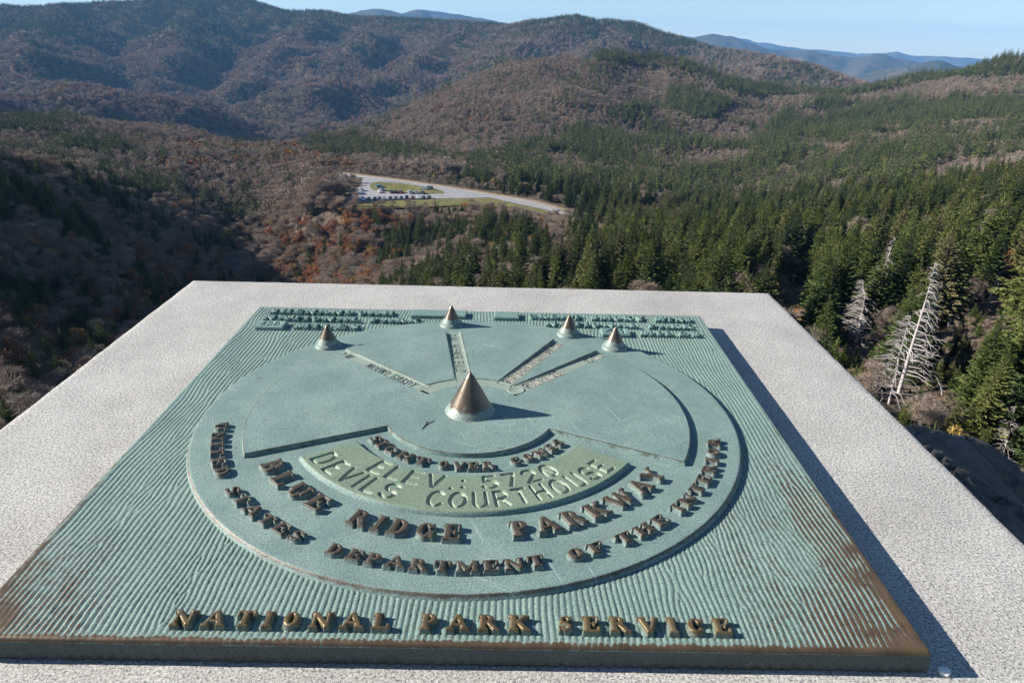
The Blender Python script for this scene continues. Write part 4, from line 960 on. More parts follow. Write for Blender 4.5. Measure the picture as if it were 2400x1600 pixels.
def glyph_sdf(prims, x, y):
    d = np.full(x.shape, 9.0)
    for p in prims:
        if p[0] in 'bc':
            _, x0, y0, x1, y1, h = p
            ex, ey = x1-x0, y1-y0; l = math.hypot(ex, ey) or 1e-6; ux, uy = ex/l, ey/l
            px, py = x-x0, y-y0; a = px*ux+py*uy; b = -px*uy+py*ux
            if p[0] == 'b':
                qa = np.abs(a-l/2)-l/2; qb = np.abs(b)-h
                dd = np.hypot(np.maximum(qa, 0), np.maximum(qb, 0)) + np.minimum(np.maximum(qa, qb), 0)
            else:
                dd = np.hypot(a-np.clip(a, 0, l), b)-h
        else:
            _, cx, cy, rx, ry, a0, a1, hv, hh = p
            n = max(6, int(abs(a1-a0)/9)); th = np.radians(np.linspace(a0, a1, n+1))
            k = max(hv, hh)
            px = cx+(rx-k*.0)*np.cos(th)*(1-.0); py = cy+ry*np.sin(th)
            hw = hh+(hv-hh)*np.abs(np.cos(th))
            # keep the outer edge of the stroke on the ellipse
            px = cx+(rx-hw+.1*0)*np.cos(th) if rx > .2 and hv > .07 else px
            py = cy+(ry-hw*.6)*np.sin(th) if ry > .2 and hv > .07 else py
            dd = np.full(x.shape, 9.0)
            for i in range(n):
                ex, ey = px[i+1]-px[i], py[i+1]-py[i]; l2 = ex*ex+ey*ey+1e-9
                tt = np.clip(((x-px[i])*ex+(y-py[i])*ey)/l2, 0, 1)
                dd = np.minimum(dd, np.hypot(x-px[i]-tt*ex, y-py[i]-tt*ey)-(hw[i]+(hw[i+1]-hw[i])*tt))
        d = np.minimum(d, dd)
    return d

_gcache = {}
def letter_mesh(ch, cap, H, mat):
    """one raised cast letter: cap height 1 in x/y (object scale brings it to size), z in metres"""
    key = (ch, cap, H, mat.name)
    if key in _gcache: return _gcache[key]
    w, prims = SERIF[ch]
    st = .025; pad = .125
    xs = np.arange(-pad, w+pad+st, st); ys = np.arange(-pad, 1+pad+st, st)
    X, Y = np.meshgrid(xs, ys, indexing='ij')
    d = glyph_sdf(prims, X, Y)
    # pull grid points near the outline onto it
    e = .004
    gx = (glyph_sdf(prims, X+e, Y)-d)/e; gy = (glyph_sdf(prims, X, Y+e)-d)/e
    near = np.abs(d) < st*.55
    X = np.where(near, X-gx*d, X); Y = np.where(near, Y-gy*d, Y); d = np.where(near, 0, d)
    dm = -d*cap                                     # metres inside the outline
    prof = sstep(-.0009, .00008, dm)*.93 + .07*sstep(.0000, .0010, dm)
    sd = sum(ord(c) for c in ch)
    Z = H*prof - .0009*(1-sstep(-.0012, -.0008, dm)) + .00012*fbm(X*6+sd, Y*6, 2, sd)*(prof > .3)
    keep = d < .0014/cap
    nu, nv = X.shape
    F = grid_faces(nu, nv)
    kk = keep.ravel(); F = F[kk[F].all(1)]
    used = np.unique(F); remap = -np.ones(nu*nv, int); remap[used] = np.arange(len(used))
    V = np.stack([X-w/2, Y, Z], -1).reshape(-1, 3)[used]
    me = mesh_np('letter', V, remap[F], mat, True, {'top': prof.ravel()[used]})
    _gcache[key] = me
    return me

def spread(text, a0, a1, table, gap, fit=True):
    """centres and widths of the letters of a word that must span a0..a1"""
    ws = [table[c][0] for c in text]; tot = sum(ws)+gap*(len(ws)-1)
    k = (a1-a0)/tot; out = []; p = a0
    for c, w in zip(text, ws):
        out.append((c, p+w*k/2, k)); p += (w+gap)*k
    return out

# ---- bronze materials
def bronze_base(name, patina, patina2, bronze, wear, rough=.55, grain=1.0, metal=.25):
    """wear: function(nt, v) -> socket 0..1, 1 = worn brown bronze"""
    n = Nt(name); v = n.geo('Position')
    a = n.noise(v, 17, 6, .68); b = n.noise(v, 720, 3, .6); c = n.noise(v, 1500, 2, .6)
    p = n.mix(n.ramp(a, [(.38, 0.0), (.63, 1.0)]), patina, patina2)
    p = n.mix(n.ramp(b, [(.38, .75), (.54, 0.0)]), p, tuple(x*.50 for x in patina))
    p = n.mix(n.ramp(n.noise(v, 1000, 2, .6), [(.54, 0.0), (.66, .6)]), p, tuple(min(1, x*1.45) for x in patina2))
    p = n.mix(n.ramp(c, [(.58, 0.0), (.72, .35)]), p, tuple(min(1, x*1.5) for x in patina2))
    w = wear(n, v)
    wb = n.math('ADD', w, n.math('MULTIPLY', n.math('SUBTRACT', n.noise(v, 120, 4, .65), .5), .9))
    wf = n.ramp(wb, [(.42, 0.0), (.66, 1.0)])
    bz = n.mix(n.ramp(n.noise(v, 60, 4), [(.35, 0.0), (.7, 1.0)]), bronze, tuple(x*.55 for x in bronze))
    col = n.mix(wf, p, bz)
    n.pr(Base_Color=col, Roughness=n.math('SUBTRACT', rough+.12, n.math('MULTIPLY', wf, .22)), Metallic=n.math('MULTIPLY', wf, metal))
    h = n.math('ADD', b, n.math('MULTIPLY', c, .55))
    n.bump(h, .5*grain, .0007)
    return n, col
PAT, PAT2 = (.132, .202, .182), (.205, .284, .252)
def wear_attr(k=1.0, o=0.0): return lambda n, v: n.math('ADD', n.math('MULTIPLY', n.attr('wear'), k), o)
def wear_const(c): return lambda n, v: n.math('ADD', n.math('MULTIPLY', n.noise(v, 12, 2), .0), c)
M_PLATE = bronze_base('bronze_grooved', (.138, .205, .176), (.178, .250, .215), (.125, .080, .042), wear_attr(1.0), grain=.4)[0].m
_nd, _ = bronze_base('bronze_disc', PAT, PAT2, (.12, .105, .08), wear_attr(.8))
M_DISC = _nd.m
def add_scratches(n):
    """fine pale scratches: thin slices of stretched noise in a few directions, in patches"""
    v = n.geo('Position'); base = n.p.inputs['Base Color'].links[0].from_socket
    tot = None
    for ang, sc in ((25, 1), (-38, 1.3), (70, .8)):
        mv = n.mapping(n.mapping(v, (1, 1, 1), (0, 0, R(ang))), (11*sc, 210*sc, 1))
        s = n.noise(mv, 1.0, 1, .4)
        line = n.ramp(s, [(.70, 0.0), (.72, 1.0)])
        patch = n.ramp(n.noise(v, 7+ang*.05, 2), [(.50, 0.0), (.62, .8)])
        q = n.math('MULTIPLY', line, patch); tot = q if tot is None else n.math('MAXIMUM', tot, q)
    n.set(n.p.inputs['Base Color'], n.mix(n.math('MULTIPLY', tot, .34), base, (.46, .55, .52)))
add_scratches(_nd)
def add_stains(n):
    v = n.geo('Position'); base = n.p.inputs['Base Color'].links[0].from_socket
    s1 = n.ramp(n.noise(v, 31, 4, .6, dist=.6), [(.63, 0.0), (.72, .55)]); s2 = n.ramp(n.noise(v, 70, 2, .5), [(.735, 0.0), (.76, .8)])
    c = n.mix(s1, base, (.17, .195, .165)); n.set(n.p.inputs['Base Color'], n.mix(s2, c, (.075, .095, .085)))
add_stains(_nd)
M_PANEL = bronze_base('bronze_panel', (.205, .300, .205), (.240, .335, .235), (.20, .17, .09), wear_const(.22), grain=.7)[0].m
M_STRIP = bronze_base('bronze_strip', (.215, .275, .215), (.245, .300, .245), (.20, .16, .11), wear_const(.3), grain=.5)[0].m
def cut_mat(name, base, col, grime):
    n, c = bronze_base(name, *base, wear_const(.25), grain=.5)
    if grime: c = n.mix(n.math('MULTIPLY', n.attr('grime'), .75), c, (.085, .065, .05))
    n.set(n.p.inputs['Base Color'], n.mix(n.math('MULTIPLY', n.attr('cut'), .9), c, col)); return n.m
M_PANEL = cut_mat('bronze_panel', ((.150, .208, .138), (.180, .240, .162), (.17, .15, .08)), (.44, .48, .37), False)
M_STRIP_D = cut_mat('bronze_strip_dark_letters', ((.215, .275, .215), (.245, .300, .245), (.20, .16, .11)), (.035, .035, .035), False)
M_STRIP_L = cut_mat('bronze_strip_lit_letters', ((.215, .275, .215), (.245, .300, .245), (.20, .16, .11)), (.50, .52, .46), True)  # pale grooves stand for sunlit cuts, light put into the colour; grime is stain
M_LGOLD = bronze_base('bronze_letter_polished', (.10, .13, .10), (.13, .16, .125), (.20, .135, .062), wear_attr2 := (lambda n, v: n.math('MULTIPLY', n.attr('top'), .78)), rough=.42, metal=.45)[0].m
M_LDARK = bronze_base('bronze_letter_dark', (.125, .17, .155), (.15, .20, .18), (.080, .060, .036), lambda n, v: n.math('MULTIPLY', n.attr('top'), .74), rough=.6, metal=.15)[0].m
M_LGREEN = bronze_base('bronze_letter_green', (.085, .155, .135), (.125, .21, .185), (.10, .08, .055), lambda n, v: n.math('MULTIPLY', n.attr('top'), .34), rough=.5)[0].m
def cone_mat(name, h, lo):
    def wr(n, v):
        z = n.sep(n.coord('Object'))[2]
        r = n.ramp(n.math('DIVIDE', z, h), [(lo-.12, .05), (lo+.16, .72), (1.0, .9)])
        return r
    return bronze_base(name, (.155, .205, .182), (.19, .24, .21), (.150, .115, .078), wr, rough=.40, metal=.5, grain=.4)[0].m
M_CONE_BIG = cone_mat('bronze_cone_large', .040, .06)
M_CONE = cone_mat('bronze_cone_small', .026, .30)

# ================================================================ bronze plaque
PLQ = empty('bronze_plaque', (0, 0, SLABZ))
tag(PLQ, 'square verdigris bronze sighting plaque with raised disc and cones on granite slab', 'plaque')
def P(name, me, loc=(0, 0, 0), rot=None, scale=None, label=None, parent=None):
    if parent is None: o = obj(name, me, PLQ, (loc[0], loc[1], loc[2]-SLABZ), rot, scale)
    else: o = obj(name, me, parent, loc, rot, scale)
    if label: o['label'] = label
    return o
C0 = np.array([.0003, -.0045]); ZD, ZS = .004, .008        # disc and sector tops
RD, RS, RPAD = .2560, .2105, .0833

def base_plate():
    lam = .0041; A = .00082
    xs = np.concatenate([[-.3, -.2990, -.2975], np.arange(-.2965, .29651, .00057), [.2975, .2990, .3]])
    ys = np.concatenate([[-.3, -.2990, -.2975], np.arange(-.2965, -.2, .0012), np.arange(-.2, .2965, .0026), [.2965, .2975, .2990, .3]])
    X, Y = np.meshgrid(xs, ys, indexing='ij')
    ph = X/lam + 1.15*fbm(X*9, Y*7, 3, 21) + .42*fbm(X*24+3, Y*13, 2, 33)
    rg = np.random.default_rng(12)
    for k in range(140):                              # forks where two ridges run into one
        sx, sy = rg.uniform(-.29, .29), rg.uniform(-.29, .29); s = rg.choice([-1, 1])
        dy = rg.uniform(.02, .08)
        ph = ph + s*(np.arctan2(Y-sy, X-sx) - np.arctan2(Y-sy-dy, X-sx))/(2*np.pi)
    f = np.abs(np.sin(np.pi*ph))**.8
    f = f*(.86+.14*fbm(X*40, Y*14, 2, 9))
    front = sstep(-.3, -.2915, Y+.0012*fbm(X*190, Y*0, 2, 3)); back = 1-sstep(.292, .299, Y)
    side = np.minimum(1-sstep(.2915, .299, X), sstep(-.299, -.2915, X))
    cr = np.clip(1-np.hypot((X-.3)*1.3, (Y+.3)*.42)/.17, 0, 1); cl = np.clip(1-np.hypot((X+.3)*1.5, (Y+.3)*.7)/.14, 0, 1)
    corner_r = sstep(.62, 1.0, cr + .2*fbm(X*60, Y*60, 3, 44)*(cr > .1)); corner_l = sstep(.50, .98, cl + .25*fbm(X*60, Y*60, 3, 45)*(cl > .1))
    m = front*back*side*(1-.9*np.maximum(corner_r, corner_l))
    Z = -A*(1-f)*m + .00010*fbm(X*300, Y*300, 2, 50)
    e = np.minimum(np.minimum(.3-np.abs(X), .3-np.abs(Y)), .0025)
    Z = Z - .0016*(1-np.sqrt(np.clip(1-(1-e/.0025)**2, 0, 1)))*(e < .0025)
    edge = np.maximum(1-front*.999, np.maximum(1-side, .6*(1-back)))
    wear = .30*f**2 + .15*fbm(X*9, Y*9, 3, 60)
    wear += .20*sstep(.02, .26, Y)*(.4+.6*f)
    wear += .66*f**2*np.clip(cr*1.55, 0, 1) + .46*f**2*np.clip(cl*1.1, 0, 1) + .75*corner_r + .7*corner_l
    wear += .7*sstep(.45, .95, 1-front) + .45*(1-side)*sstep(.15, -.25, Y) + .22*f**3*sstep(-.05, -.29, Y)
    nu, nv = X.shape
    V = [np.stack([X, Y, Z], -1).reshape(-1, 3)]; F = [grid_faces(nu, nv)]
    ring = [(i, 0) for i in range(nu)] + [(nu-1, j) for j in range(1, nv)] + [(i, nv-1) for i in range(nu-2, -1, -1)] + [(0, j) for j in range(nv-2, 0, -1)]
    ri = np.array(ring); prev = ri[:, 0]*nv+ri[:, 1]; off = nu*nv
    P0 = V[0][prev]
    wear_l = [wear.ravel()]
    out = np.zeros((len(ri), 2)); out[ri[:, 0] == 0, 0] = -1; out[ri[:, 0] == nu-1, 0] = 1; out[ri[:, 1] == 0, 1] = -1; out[ri[:, 1] == nv-1, 1] = 1
    ribs = .00035*np.sin(P0[:, 0]/.0088*2*np.pi+2*fbm(P0[:, 0]*40, P0[:, 1]*40, 2, 71)) * (P0[:, 1] < -.29)
    for z, d, wv in ((-.0035, .0, .45), (-.0105, .0002, .30), (-.0165, -.0003, .30), (SLABZ+.0005, -.0022, .5)):
        Q = P0.copy(); Q[:, 2] = z; Q[:, :2] += out*(d+ribs*(z < -.004))[:, None]
        V.append(Q); idx = off+np.arange(len(ri)); off += len(ri)
        F.append(np.stack([prev, idx, np.roll(idx, -1), np.roll(prev, -1)], 1)); prev = idx
        wear_l.append(np.full(len(ri), wv))
    me = mesh_np('base_plate', np.concatenate(V), np.concatenate(F), M_PLATE, True, {'wear': np.concatenate(wear_l)})
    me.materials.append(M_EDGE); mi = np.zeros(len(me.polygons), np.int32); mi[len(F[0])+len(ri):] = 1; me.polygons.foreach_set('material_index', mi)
    P('base_plate', me)
M_EDGE = bronze_base('bronze_edge', (.050, .062, .058), (.075, .09, .084), (.06, .05, .04), wear_const(.35), rough=.6, grain=.6)[0].m  # sides darker than the top: their shade is put into the colour
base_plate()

# ---- raised disc with rounded rim
def lathe(prof, n=160, wear=None):
    th = np.linspace(0, 2*np.pi, n, endpoint=False)
    pr = np.array(prof, float)
    V = np.stack([pr[None, :, 0]*np.cos(th)[:, None], pr[None, :, 0]*np.sin(th)[:, None], np.broadcast_to(pr[None, :, 1], (n, len(pr)))], -1).reshape(-1, 3)
    i, j = np.meshgrid(np.arange(n), np.arange(len(pr)-1), indexing='ij')
    a = (i*len(pr)+j).ravel(); b = (((i+1) % n)*len(pr)+j).ravel()
    F = np.stack([a, a+1, b+1, b], 1)
    return V, F
prof = [(.0001, ZD), (.06, ZD), (.10, ZD), (.14, ZD), (.18, ZD), (.19, ZD), (.20, ZD), (.21, ZD), (.22, ZD), (.228, ZD), (.236, ZD), (.245, ZD), (RD-.006, ZD), (RD-.003, ZD), (RD-.0016, ZD-.00005), (RD-.0008, ZD-.0003), (RD-.0001, ZD-.0009), (RD+.0016, -.0012), (RD+.0022, -.0018)]
V, F = lathe(prof, 300)
rr = np.hypot(V[:, 0], V[:, 1])
V[:, 2] += .00012*fbm(V[:, 0]*200, V[:, 1]*200, 2, 4)*(rr > .2)
wv = .95*np.exp(-((rr-(RD-.0004))/.0009)**2) + .12*(rr > RD+.0004) + .10 + .1*fbm(V[:, 0]*8, V[:, 1]*8, 2, 8)
P('raised_disc', mesh_np('raised_disc', V, F[:, ::-1], M_DISC, True, {'wear': wv}), (C0[0], C0[1], 0))

# ---- raised sector plates: 2-D outlines extruded with a soft arris and drafted side
def arc(r, a0, a1, n): return [(r*math.cos(R(a)), r*math.sin(R(a))) for a in np.linspace(a0, a1, n)]
def prism(poly, z0, z1, draft=.0010, rnd=.0007, zfun=None):
    pts = [Vector((x, y)) for x, y in poly]
    n = len(pts)
    area = sum(pts[i].x*pts[(i+1) % n].y-pts[(i+1) % n].x*pts[i].y for i in range(n))
    if area < 0: pts.reverse()
    nor = []
    for i in range(n):
        a = (pts[i]-pts[i-1]); b = (pts[(i+1) % n]-pts[i])
        if a.length < 1e-9: a = b
        if b.length < 1e-9: b = a
        a.normalize(); b.normalize()
        na = Vector((a.y, -a.x)); nb = Vector((b.y, -b.x)); q = na+nb
        q = q/max(.5, (q.length**2)/2) if q.length > 1e-6 else na
        nor.append(q)
    V = []; wear = []
    rings = [(draft, z0, .45), (0.0, z1-rnd, .6), (-rnd*.3, z1-rnd*.3, 1.0), (-rnd, z1, .85), (-rnd*2, z1, .15)]  # arris rings are worn; side rings browned to paint in their shade
    for d, z, w in rings:
        for p, q in zip(pts, nor):
            dz = zfun(p.x, p.y) if (zfun and z > z0) else 0
            V.append((p.x+q.x*d, p.y+q.y*d, z+dz)); wear.append(w)
    F = []
    for k in range(len(rings)-1):
        for i in range(n):
            j = (i+1) % n; a = k*n+i; b = k*n+j
            F.append((a, b, b+n)); F.append((a, b+n, a+n))
    base = (len(rings)-1)*n
    tess = geometry.tessellate_polygon([[Vector((*V[base+i][:2], 0)) for i in range(n)]])
    for t in tess:
        a, b, c = (base+i for i in t)
        va, vb, vc = (Vector(V[q][:2]) for q in (a, b, c))
        F.append((a, b, c) if (vb-va).cross(vc-va) > 0 else (a, c, b))
    return np.array(V), np.array(F), np.array(wear)
SA = [137.9, 98.5, 61.6, 45.4]; SW = [.0152, .0172, .0164, .0172]
RB0, RB1 = .0550, .0710                       # the sunken arc that joins the strips
def strip_edge(k, side):                      # half-angle of a strip edge at radius r
    return lambda r: SA[k] + side*math.degrees(math.asin(min(1, SW[k]/2/r)))
sect_parts = []
# left piece + pad + right piece: one outline
aL = strip_edge(0, 1); aR = strip_edge(3, -1)
big = arc(RS, -25.3, aR(RS), 40) + [ (0.075*math.cos(R(aR(.075))), .075*math.sin(R(aR(.075)))) ] + arc(RB0, 36.5, 143.5, 40) + \
      [(.0735*math.cos(R(aL(.0735))), .0735*math.sin(R(aL(.0735))))] + arc(RS, aL(RS), 205.3, 40) + arc(RPAD, 205.3, 334.7, 40)
sect_parts.append(big)
for k in range(3):
    a, b = strip_edge(k, -1), strip_edge(k+1, 1)
    sect_parts.append(arc(RS, a(RS), b(RS), 14) + arc(RB1, b(RB1), a(RB1), 8))
for poly in sect_parts:
    V, F, wv = prism(poly, ZD-.001, ZS)
    me = mesh_np('sector_plate', V, F, M_DISC, False, {'wear': wv})
    o = P('sector_plate', me, (C0[0], C0[1], 0))

# ---- sloping name strips with cut-in letters
def fine_sdf(text_items, U, Vv, capU):
    """text_items: (char, centre_u, kx) ; U,Vv in metres with v=0 baseline"""
    d = np.full(U.shape, 9.0)
    for ch, cu, k in text_items:
        w, pr = PLAIN[ch]
        sel = (np.abs(U-cu) < (w/2*k+.002)) & (Vv > -.002) & (Vv < capU+.002)
        if not sel.any(): continue
        x = (U[sel]-cu)/k + w/2; y = Vv[sel]/capU
        # distances are measured in cap units, stretched widths scaled back
        dd = glyph_sdf(pr, x, y)*min(k, capU)
        d[sel] = np.minimum(d[sel], dd)
    return d
def name_strip(k, words, flip, label):
    r0, r1 = RB1-.0045, RS+.0006; w = SW[k]
    us = np.linspace(r0, r1, 330); vs = np.linspace(-w/2-.0003, w/2+.0003, 44)
    U, Vv = np.meshgrid(us, vs, indexing='ij')
    floor = ZS-.0008-.0024*(U-r0)/(r1-r0)
    cap = .0100; d = np.full(U.shape, 9.0)
    for txt, a0, a1 in words:
        if flip: it = spread(txt, -a1, -a0, PLAIN, .26); d = np.minimum(d, fine_sdf(it, -U, -Vv+cap/2, cap))
        else: it = spread(txt, a0, a1, PLAIN, .26); d = np.minimum(d, fine_sdf(it, U, Vv+cap/2, cap))
    Z = floor - .0011*sstep(.0004, -.0003, d); CUT = sstep(.0003, -.0003, d); GR = sstep(.0035, .0, d)
    lip = np.abs(Vv) > w/2-.0007
    Z = Z + .0005*sstep(w/2-.0014, w/2-.0005, np.abs(Vv))
    a = R(SA[k]); X = U*math.cos(a)-Vv*math.sin(a); Y = U*math.sin(a)+Vv*math.cos(a)
    P('name_strip', mesh_np('name_strip', np.stack([X, Y, Z], -1).reshape(-1, 3), grid_faces(*U.shape), M_STRIP_D if flip else M_STRIP_L, True, {'cut': CUT.ravel(), 'grime': GR.ravel()}), (C0[0], C0[1], 0), label=label)
name_strip(0, [('2', .2015, .2060), ('MI.', .186, .197), ('MOUNT', .122, .158), ('HARDY', .0795, .115)], True, 'engraved distance strip reading 2 MI. MOUNT HARDY')
name_strip(1, [('11', .200, .207), ('MI.', .182, .196), ('WESNER', .129, .172), ('BALD', .0905, .121)], True, 'engraved strip leading to the cone behind the large one')
name_strip(2, [('SNOWBIRD', .0745, .1195), ('MTN.(TN)', .1235, .1695), ('55', .173, .184), ('MI.', .1915, .207)], False, 'engraved distance strip reading SNOWBIRD MTN.(TN) 55 MI.')
name_strip(3, [('SAM', .0790, .0985), ('KNOB', .1055, .1335), ('2', .181, .187), ('MI.', .194, .207)], False, 'engraved distance strip reading SAM KNOB 2 MI.')
# the sunken arc between the strips, and the ring at its end
a0, a1, na = 41, 140.5, 90
TH = np.radians(np.linspace(a0, a1, na)); RR = np.linspace(RB0-.0004, RB1+.0004, 14)
TT, RQ = np.meshgrid(TH, RR, indexing='ij')
ZQ = ZS-.0009+.0004*sstep(RB1-.0012, RB1-.0004, RQ)+.0004*sstep(RB0+.0012, RB0+.0004, RQ)
P('arc_strip', mesh_np('arc_strip', np.stack([RQ*np.cos(TT), RQ*np.sin(TT), ZQ], -1).reshape(-1, 3), grid_faces(na, 14)[:, ::-1], M_STRIP), (C0[0], C0[1], 0))
rp = [(.0001, -.0004), (.0050, -.0004), (.0062, -.0001), (.0070, -.0001), (.0076, .0003), (.0084, .0003), (.0090, -.0006)]
V, F = lathe(rp, 48)
P('strip_ring', mesh_np('strip_ring', V, F[:, ::-1], M_STRIP), (C0[0]+.0638*math.cos(R(45)), C0[1]+.0638*math.sin(R(45)), ZS))

# ---- cut-in name panel
def name_panel():
    r0, r1, a0, a1 = .1172, .1692, -146.9, -33.0
    aa = np.linspace(a0, a1, 760); rr = np.linspace(r0, r1, 130)
    A_, R_ = np.meshgrid(np.radians(aa), rr, indexing='ij')
    Z = np.full(A_.shape, ZS); CUT = np.zeros(A_.shape)
    lines = [(.1628, .0195, [('DEVILS', -144.0, -109.6), ('COURTHOUSE', -99.8, -38.6)]), (.1378, .0178, [('ELEV.:', -126.3, -89.2), ('5720', -83.0, -54.0)])]
    for rb, cap, words in lines:
        for txt, w0, w1 in words:
            rm = rb-cap*.35
            it = spread(txt, R(w0)*rm, R(w1)*rm, PLAIN, .27)
            d = fine_sdf(it, A_*rm, rb-R_, cap)
            Z = Z - .0022*sstep(.0005, -.0004, d); CUT = np.maximum(CUT, sstep(.0002, -.0004, d))
    Z = Z + .00006*fbm(A_*60, R_*400, 2, 6)
    e = np.minimum(np.minimum(R_-r0, r1-R_), np.minimum(A_-A_.min(), A_.max()-A_)*.14)
    Z = Z - .0007*(1-sstep(0, .0011, e))
    X = R_*np.cos(A_); Y = R_*np.sin(A_)
    nu, nv = X.shape
    V = [np.stack([X, Y, Z], -1).reshape(-1, 3)]; F = [grid_faces(nu, nv)[:, ::-1]]
    ring = [(i, 0) for i in range(nu)] + [(nu-1, j) for j in range(1, nv)] + [(i, nv-1) for i in range(nu-2, -1, -1)] + [(0, j) for j in range(nv-2, 0, -1)]
    ri = np.array(ring); prev = ri[:, 0]*nv+ri[:, 1]; off = nu*nv
    P0 = V[0][prev]; cen = P0[:, :2].copy()
    dirv = np.zeros((len(ri), 2)); rad = P0[:, :2]/np.linalg.norm(P0[:, :2], axis=1)[:, None]; tan = np.stack([-rad[:, 1], rad[:, 0]], 1)
    dirv[ri[:, 1] == 0] -= rad[ri[:, 1] == 0]; dirv[ri[:, 1] == nv-1] += rad[ri[:, 1] == nv-1]
    dirv[ri[:, 0] == 0] -= tan[ri[:, 0] == 0]; dirv[ri[:, 0] == nu-1] += tan[ri[:, 0] == nu-1]
    for z, d in ((ZD+.0010, .0009), (ZD-.0008, .0017)):
        Q = P0.copy(); Q[:, 2] = z; Q[:, :2] += dirv*d
        V.append(Q); idx = off+np.arange(len(ri)); off += len(ri)
        F.append(np.stack([prev, np.roll(prev, -1), np.roll(idx, -1), idx], 1)); prev = idx
    me = mesh_np('name_panel', np.concatenate(V), np.concatenate(F), M_PANEL)
    me.materials.append(M_DISC)
    a = me.attributes.new('wear', 'FLOAT', 'POINT'); wv = np.zeros(len(me.vertices), np.float32); wv[nu*nv:] = .25; a.data.foreach_set('value', wv)
    a = me.attributes.new('cut', 'FLOAT', 'POINT'); cv = np.zeros(len(me.vertices), np.float32); cv[:nu*nv] = CUT.ravel(); a.data.foreach_set('value', cv)
    mi = np.zeros(len(me.polygons), np.int32); mi[len(F[0]):] = 1
    me.polygons.foreach_set('material_index', mi)
    P('name_panel', me, (C0[0], C0[1], 0), label='green engraved panel reading ELEV.: 5720 DEVILS COURTHOUSE')
name_panel()

# ---- raised letters
def line_group(name, label): 
    e = empty(name, (0, 0, 0)); e.parent = PLQ; e.location = (0, 0, -SLABZ); e['label'] = label; return e
def jit(): return RNG.normal(0, .00012), RNG.normal(0, .00012), RNG.normal(0, R(.7))
def arc_words(words, rbase, cap, H, z, mat, label, gap=.17):
    g = line_group('inscription', label)
    for txt, a0, a1 in words:
        rm = rbase-cap*.4
        for ch, s, k in spread(txt, R(a0)*rm, R(a1)*rm, SERIF, gap):
            a = s/rm; j = jit()
            obj('letter', letter_mesh(ch, cap, H, mat), g, (C0[0]+rbase*math.cos(a)+j[0], C0[1]+rbase*math.sin(a)+j[1], z), (0, 0, a+math.pi/2+j[2]), (k, cap, 1))
def flat_words(words, y, cap, H, z, mat, label, gap=.17):
    g = line_group('inscription', label)
    for txt, x0, x1 in words:
        for ch, s, k in spread(txt, x0, x1, SERIF, gap):
            j = jit()
            obj('letter', letter_mesh(ch, cap, H, mat), g, (s+j[0], y+j[1], z), (0, 0, j[2]), (k, cap, 1))
arc_words([('UNITED', -171.6, -147.6), ('STATES', -143.0, -118.6), ('DEPARTMENT', -113.2, -74.2), ('OF', -70.2, -62.6), ('THE', -59.8, -47.0), ('INTERIOR', -43.8, -11.2)], .2372, .0112, .0040, ZD, M_LDARK, 'outer raised line reading UNITED STATES DEPARTMENT OF THE INTERIOR')
arc_words([('BLUE', -149.0, -122.2), ('RIDGE', -115.2, -89.0), ('PARKWAY', -78.6, -32.4)], .2025, .0182, .0043, ZD, M_LDARK, 'raised line reading BLUE RIDGE PARKWAY', .2)
arc_words([('SIGHT', -148.0, -107.6), ('OVER', -103.2, -75.2), ('CONES', -67.6, -33.0)], .1066, .0112, .0036, ZD, M_LDARK, 'small raised line reading SIGHT OVER CONES')
flat_words([('NATIONAL', -.1735, -.0365), ('PARK', -.0185, .0515), ('SERVICE', .0685, .1790)], -.2905, .0130, .0044, -.0004, M_LGOLD, 'worn golden line reading NATIONAL PARK SERVICE', .34)
flat_words([('SHENANDOAH', -.2770, -.1135)], .2690, .0140, .0044, -.0006, M_LGREEN, 'green raised line reading SHENANDOAH', .14)
flat_words([('NATIONAL', -.2775, -.1535), ('PARK', -.1405, -.0765)], .2436, .0140, .0044, -.0006, M_LGREEN, 'green raised line reading NATIONAL PARK below SHENANDOAH', .14)
flat_words([('MILES', -.2310, -.1490)], .2165, .0140, .0044, -.0006, M_LGREEN, 'green raised word MILES beside the number 428', .26)
flat_words([('GREAT', .0630, .1350), ('SMOKY', .1475, .2195), ('MTNS', .2330, .2820)], .2690, .0140, .0044, -.0006, M_LGREEN, 'green raised line reading GREAT SMOKY MTNS', .14)
flat_words([('NATIONAL', .0860, .2075), ('PARK', .2195, .2790)], .2430, .0140, .0044, -.0006, M_LGREEN, 'green raised line reading NATIONAL PARK behind the right-hand cones', .14)
flat_words([('MILES', .2040, .2810)], .2165, .0140, .0044, -.0006, M_LGREEN, 'green raised word MILES beside the number 41', .26)

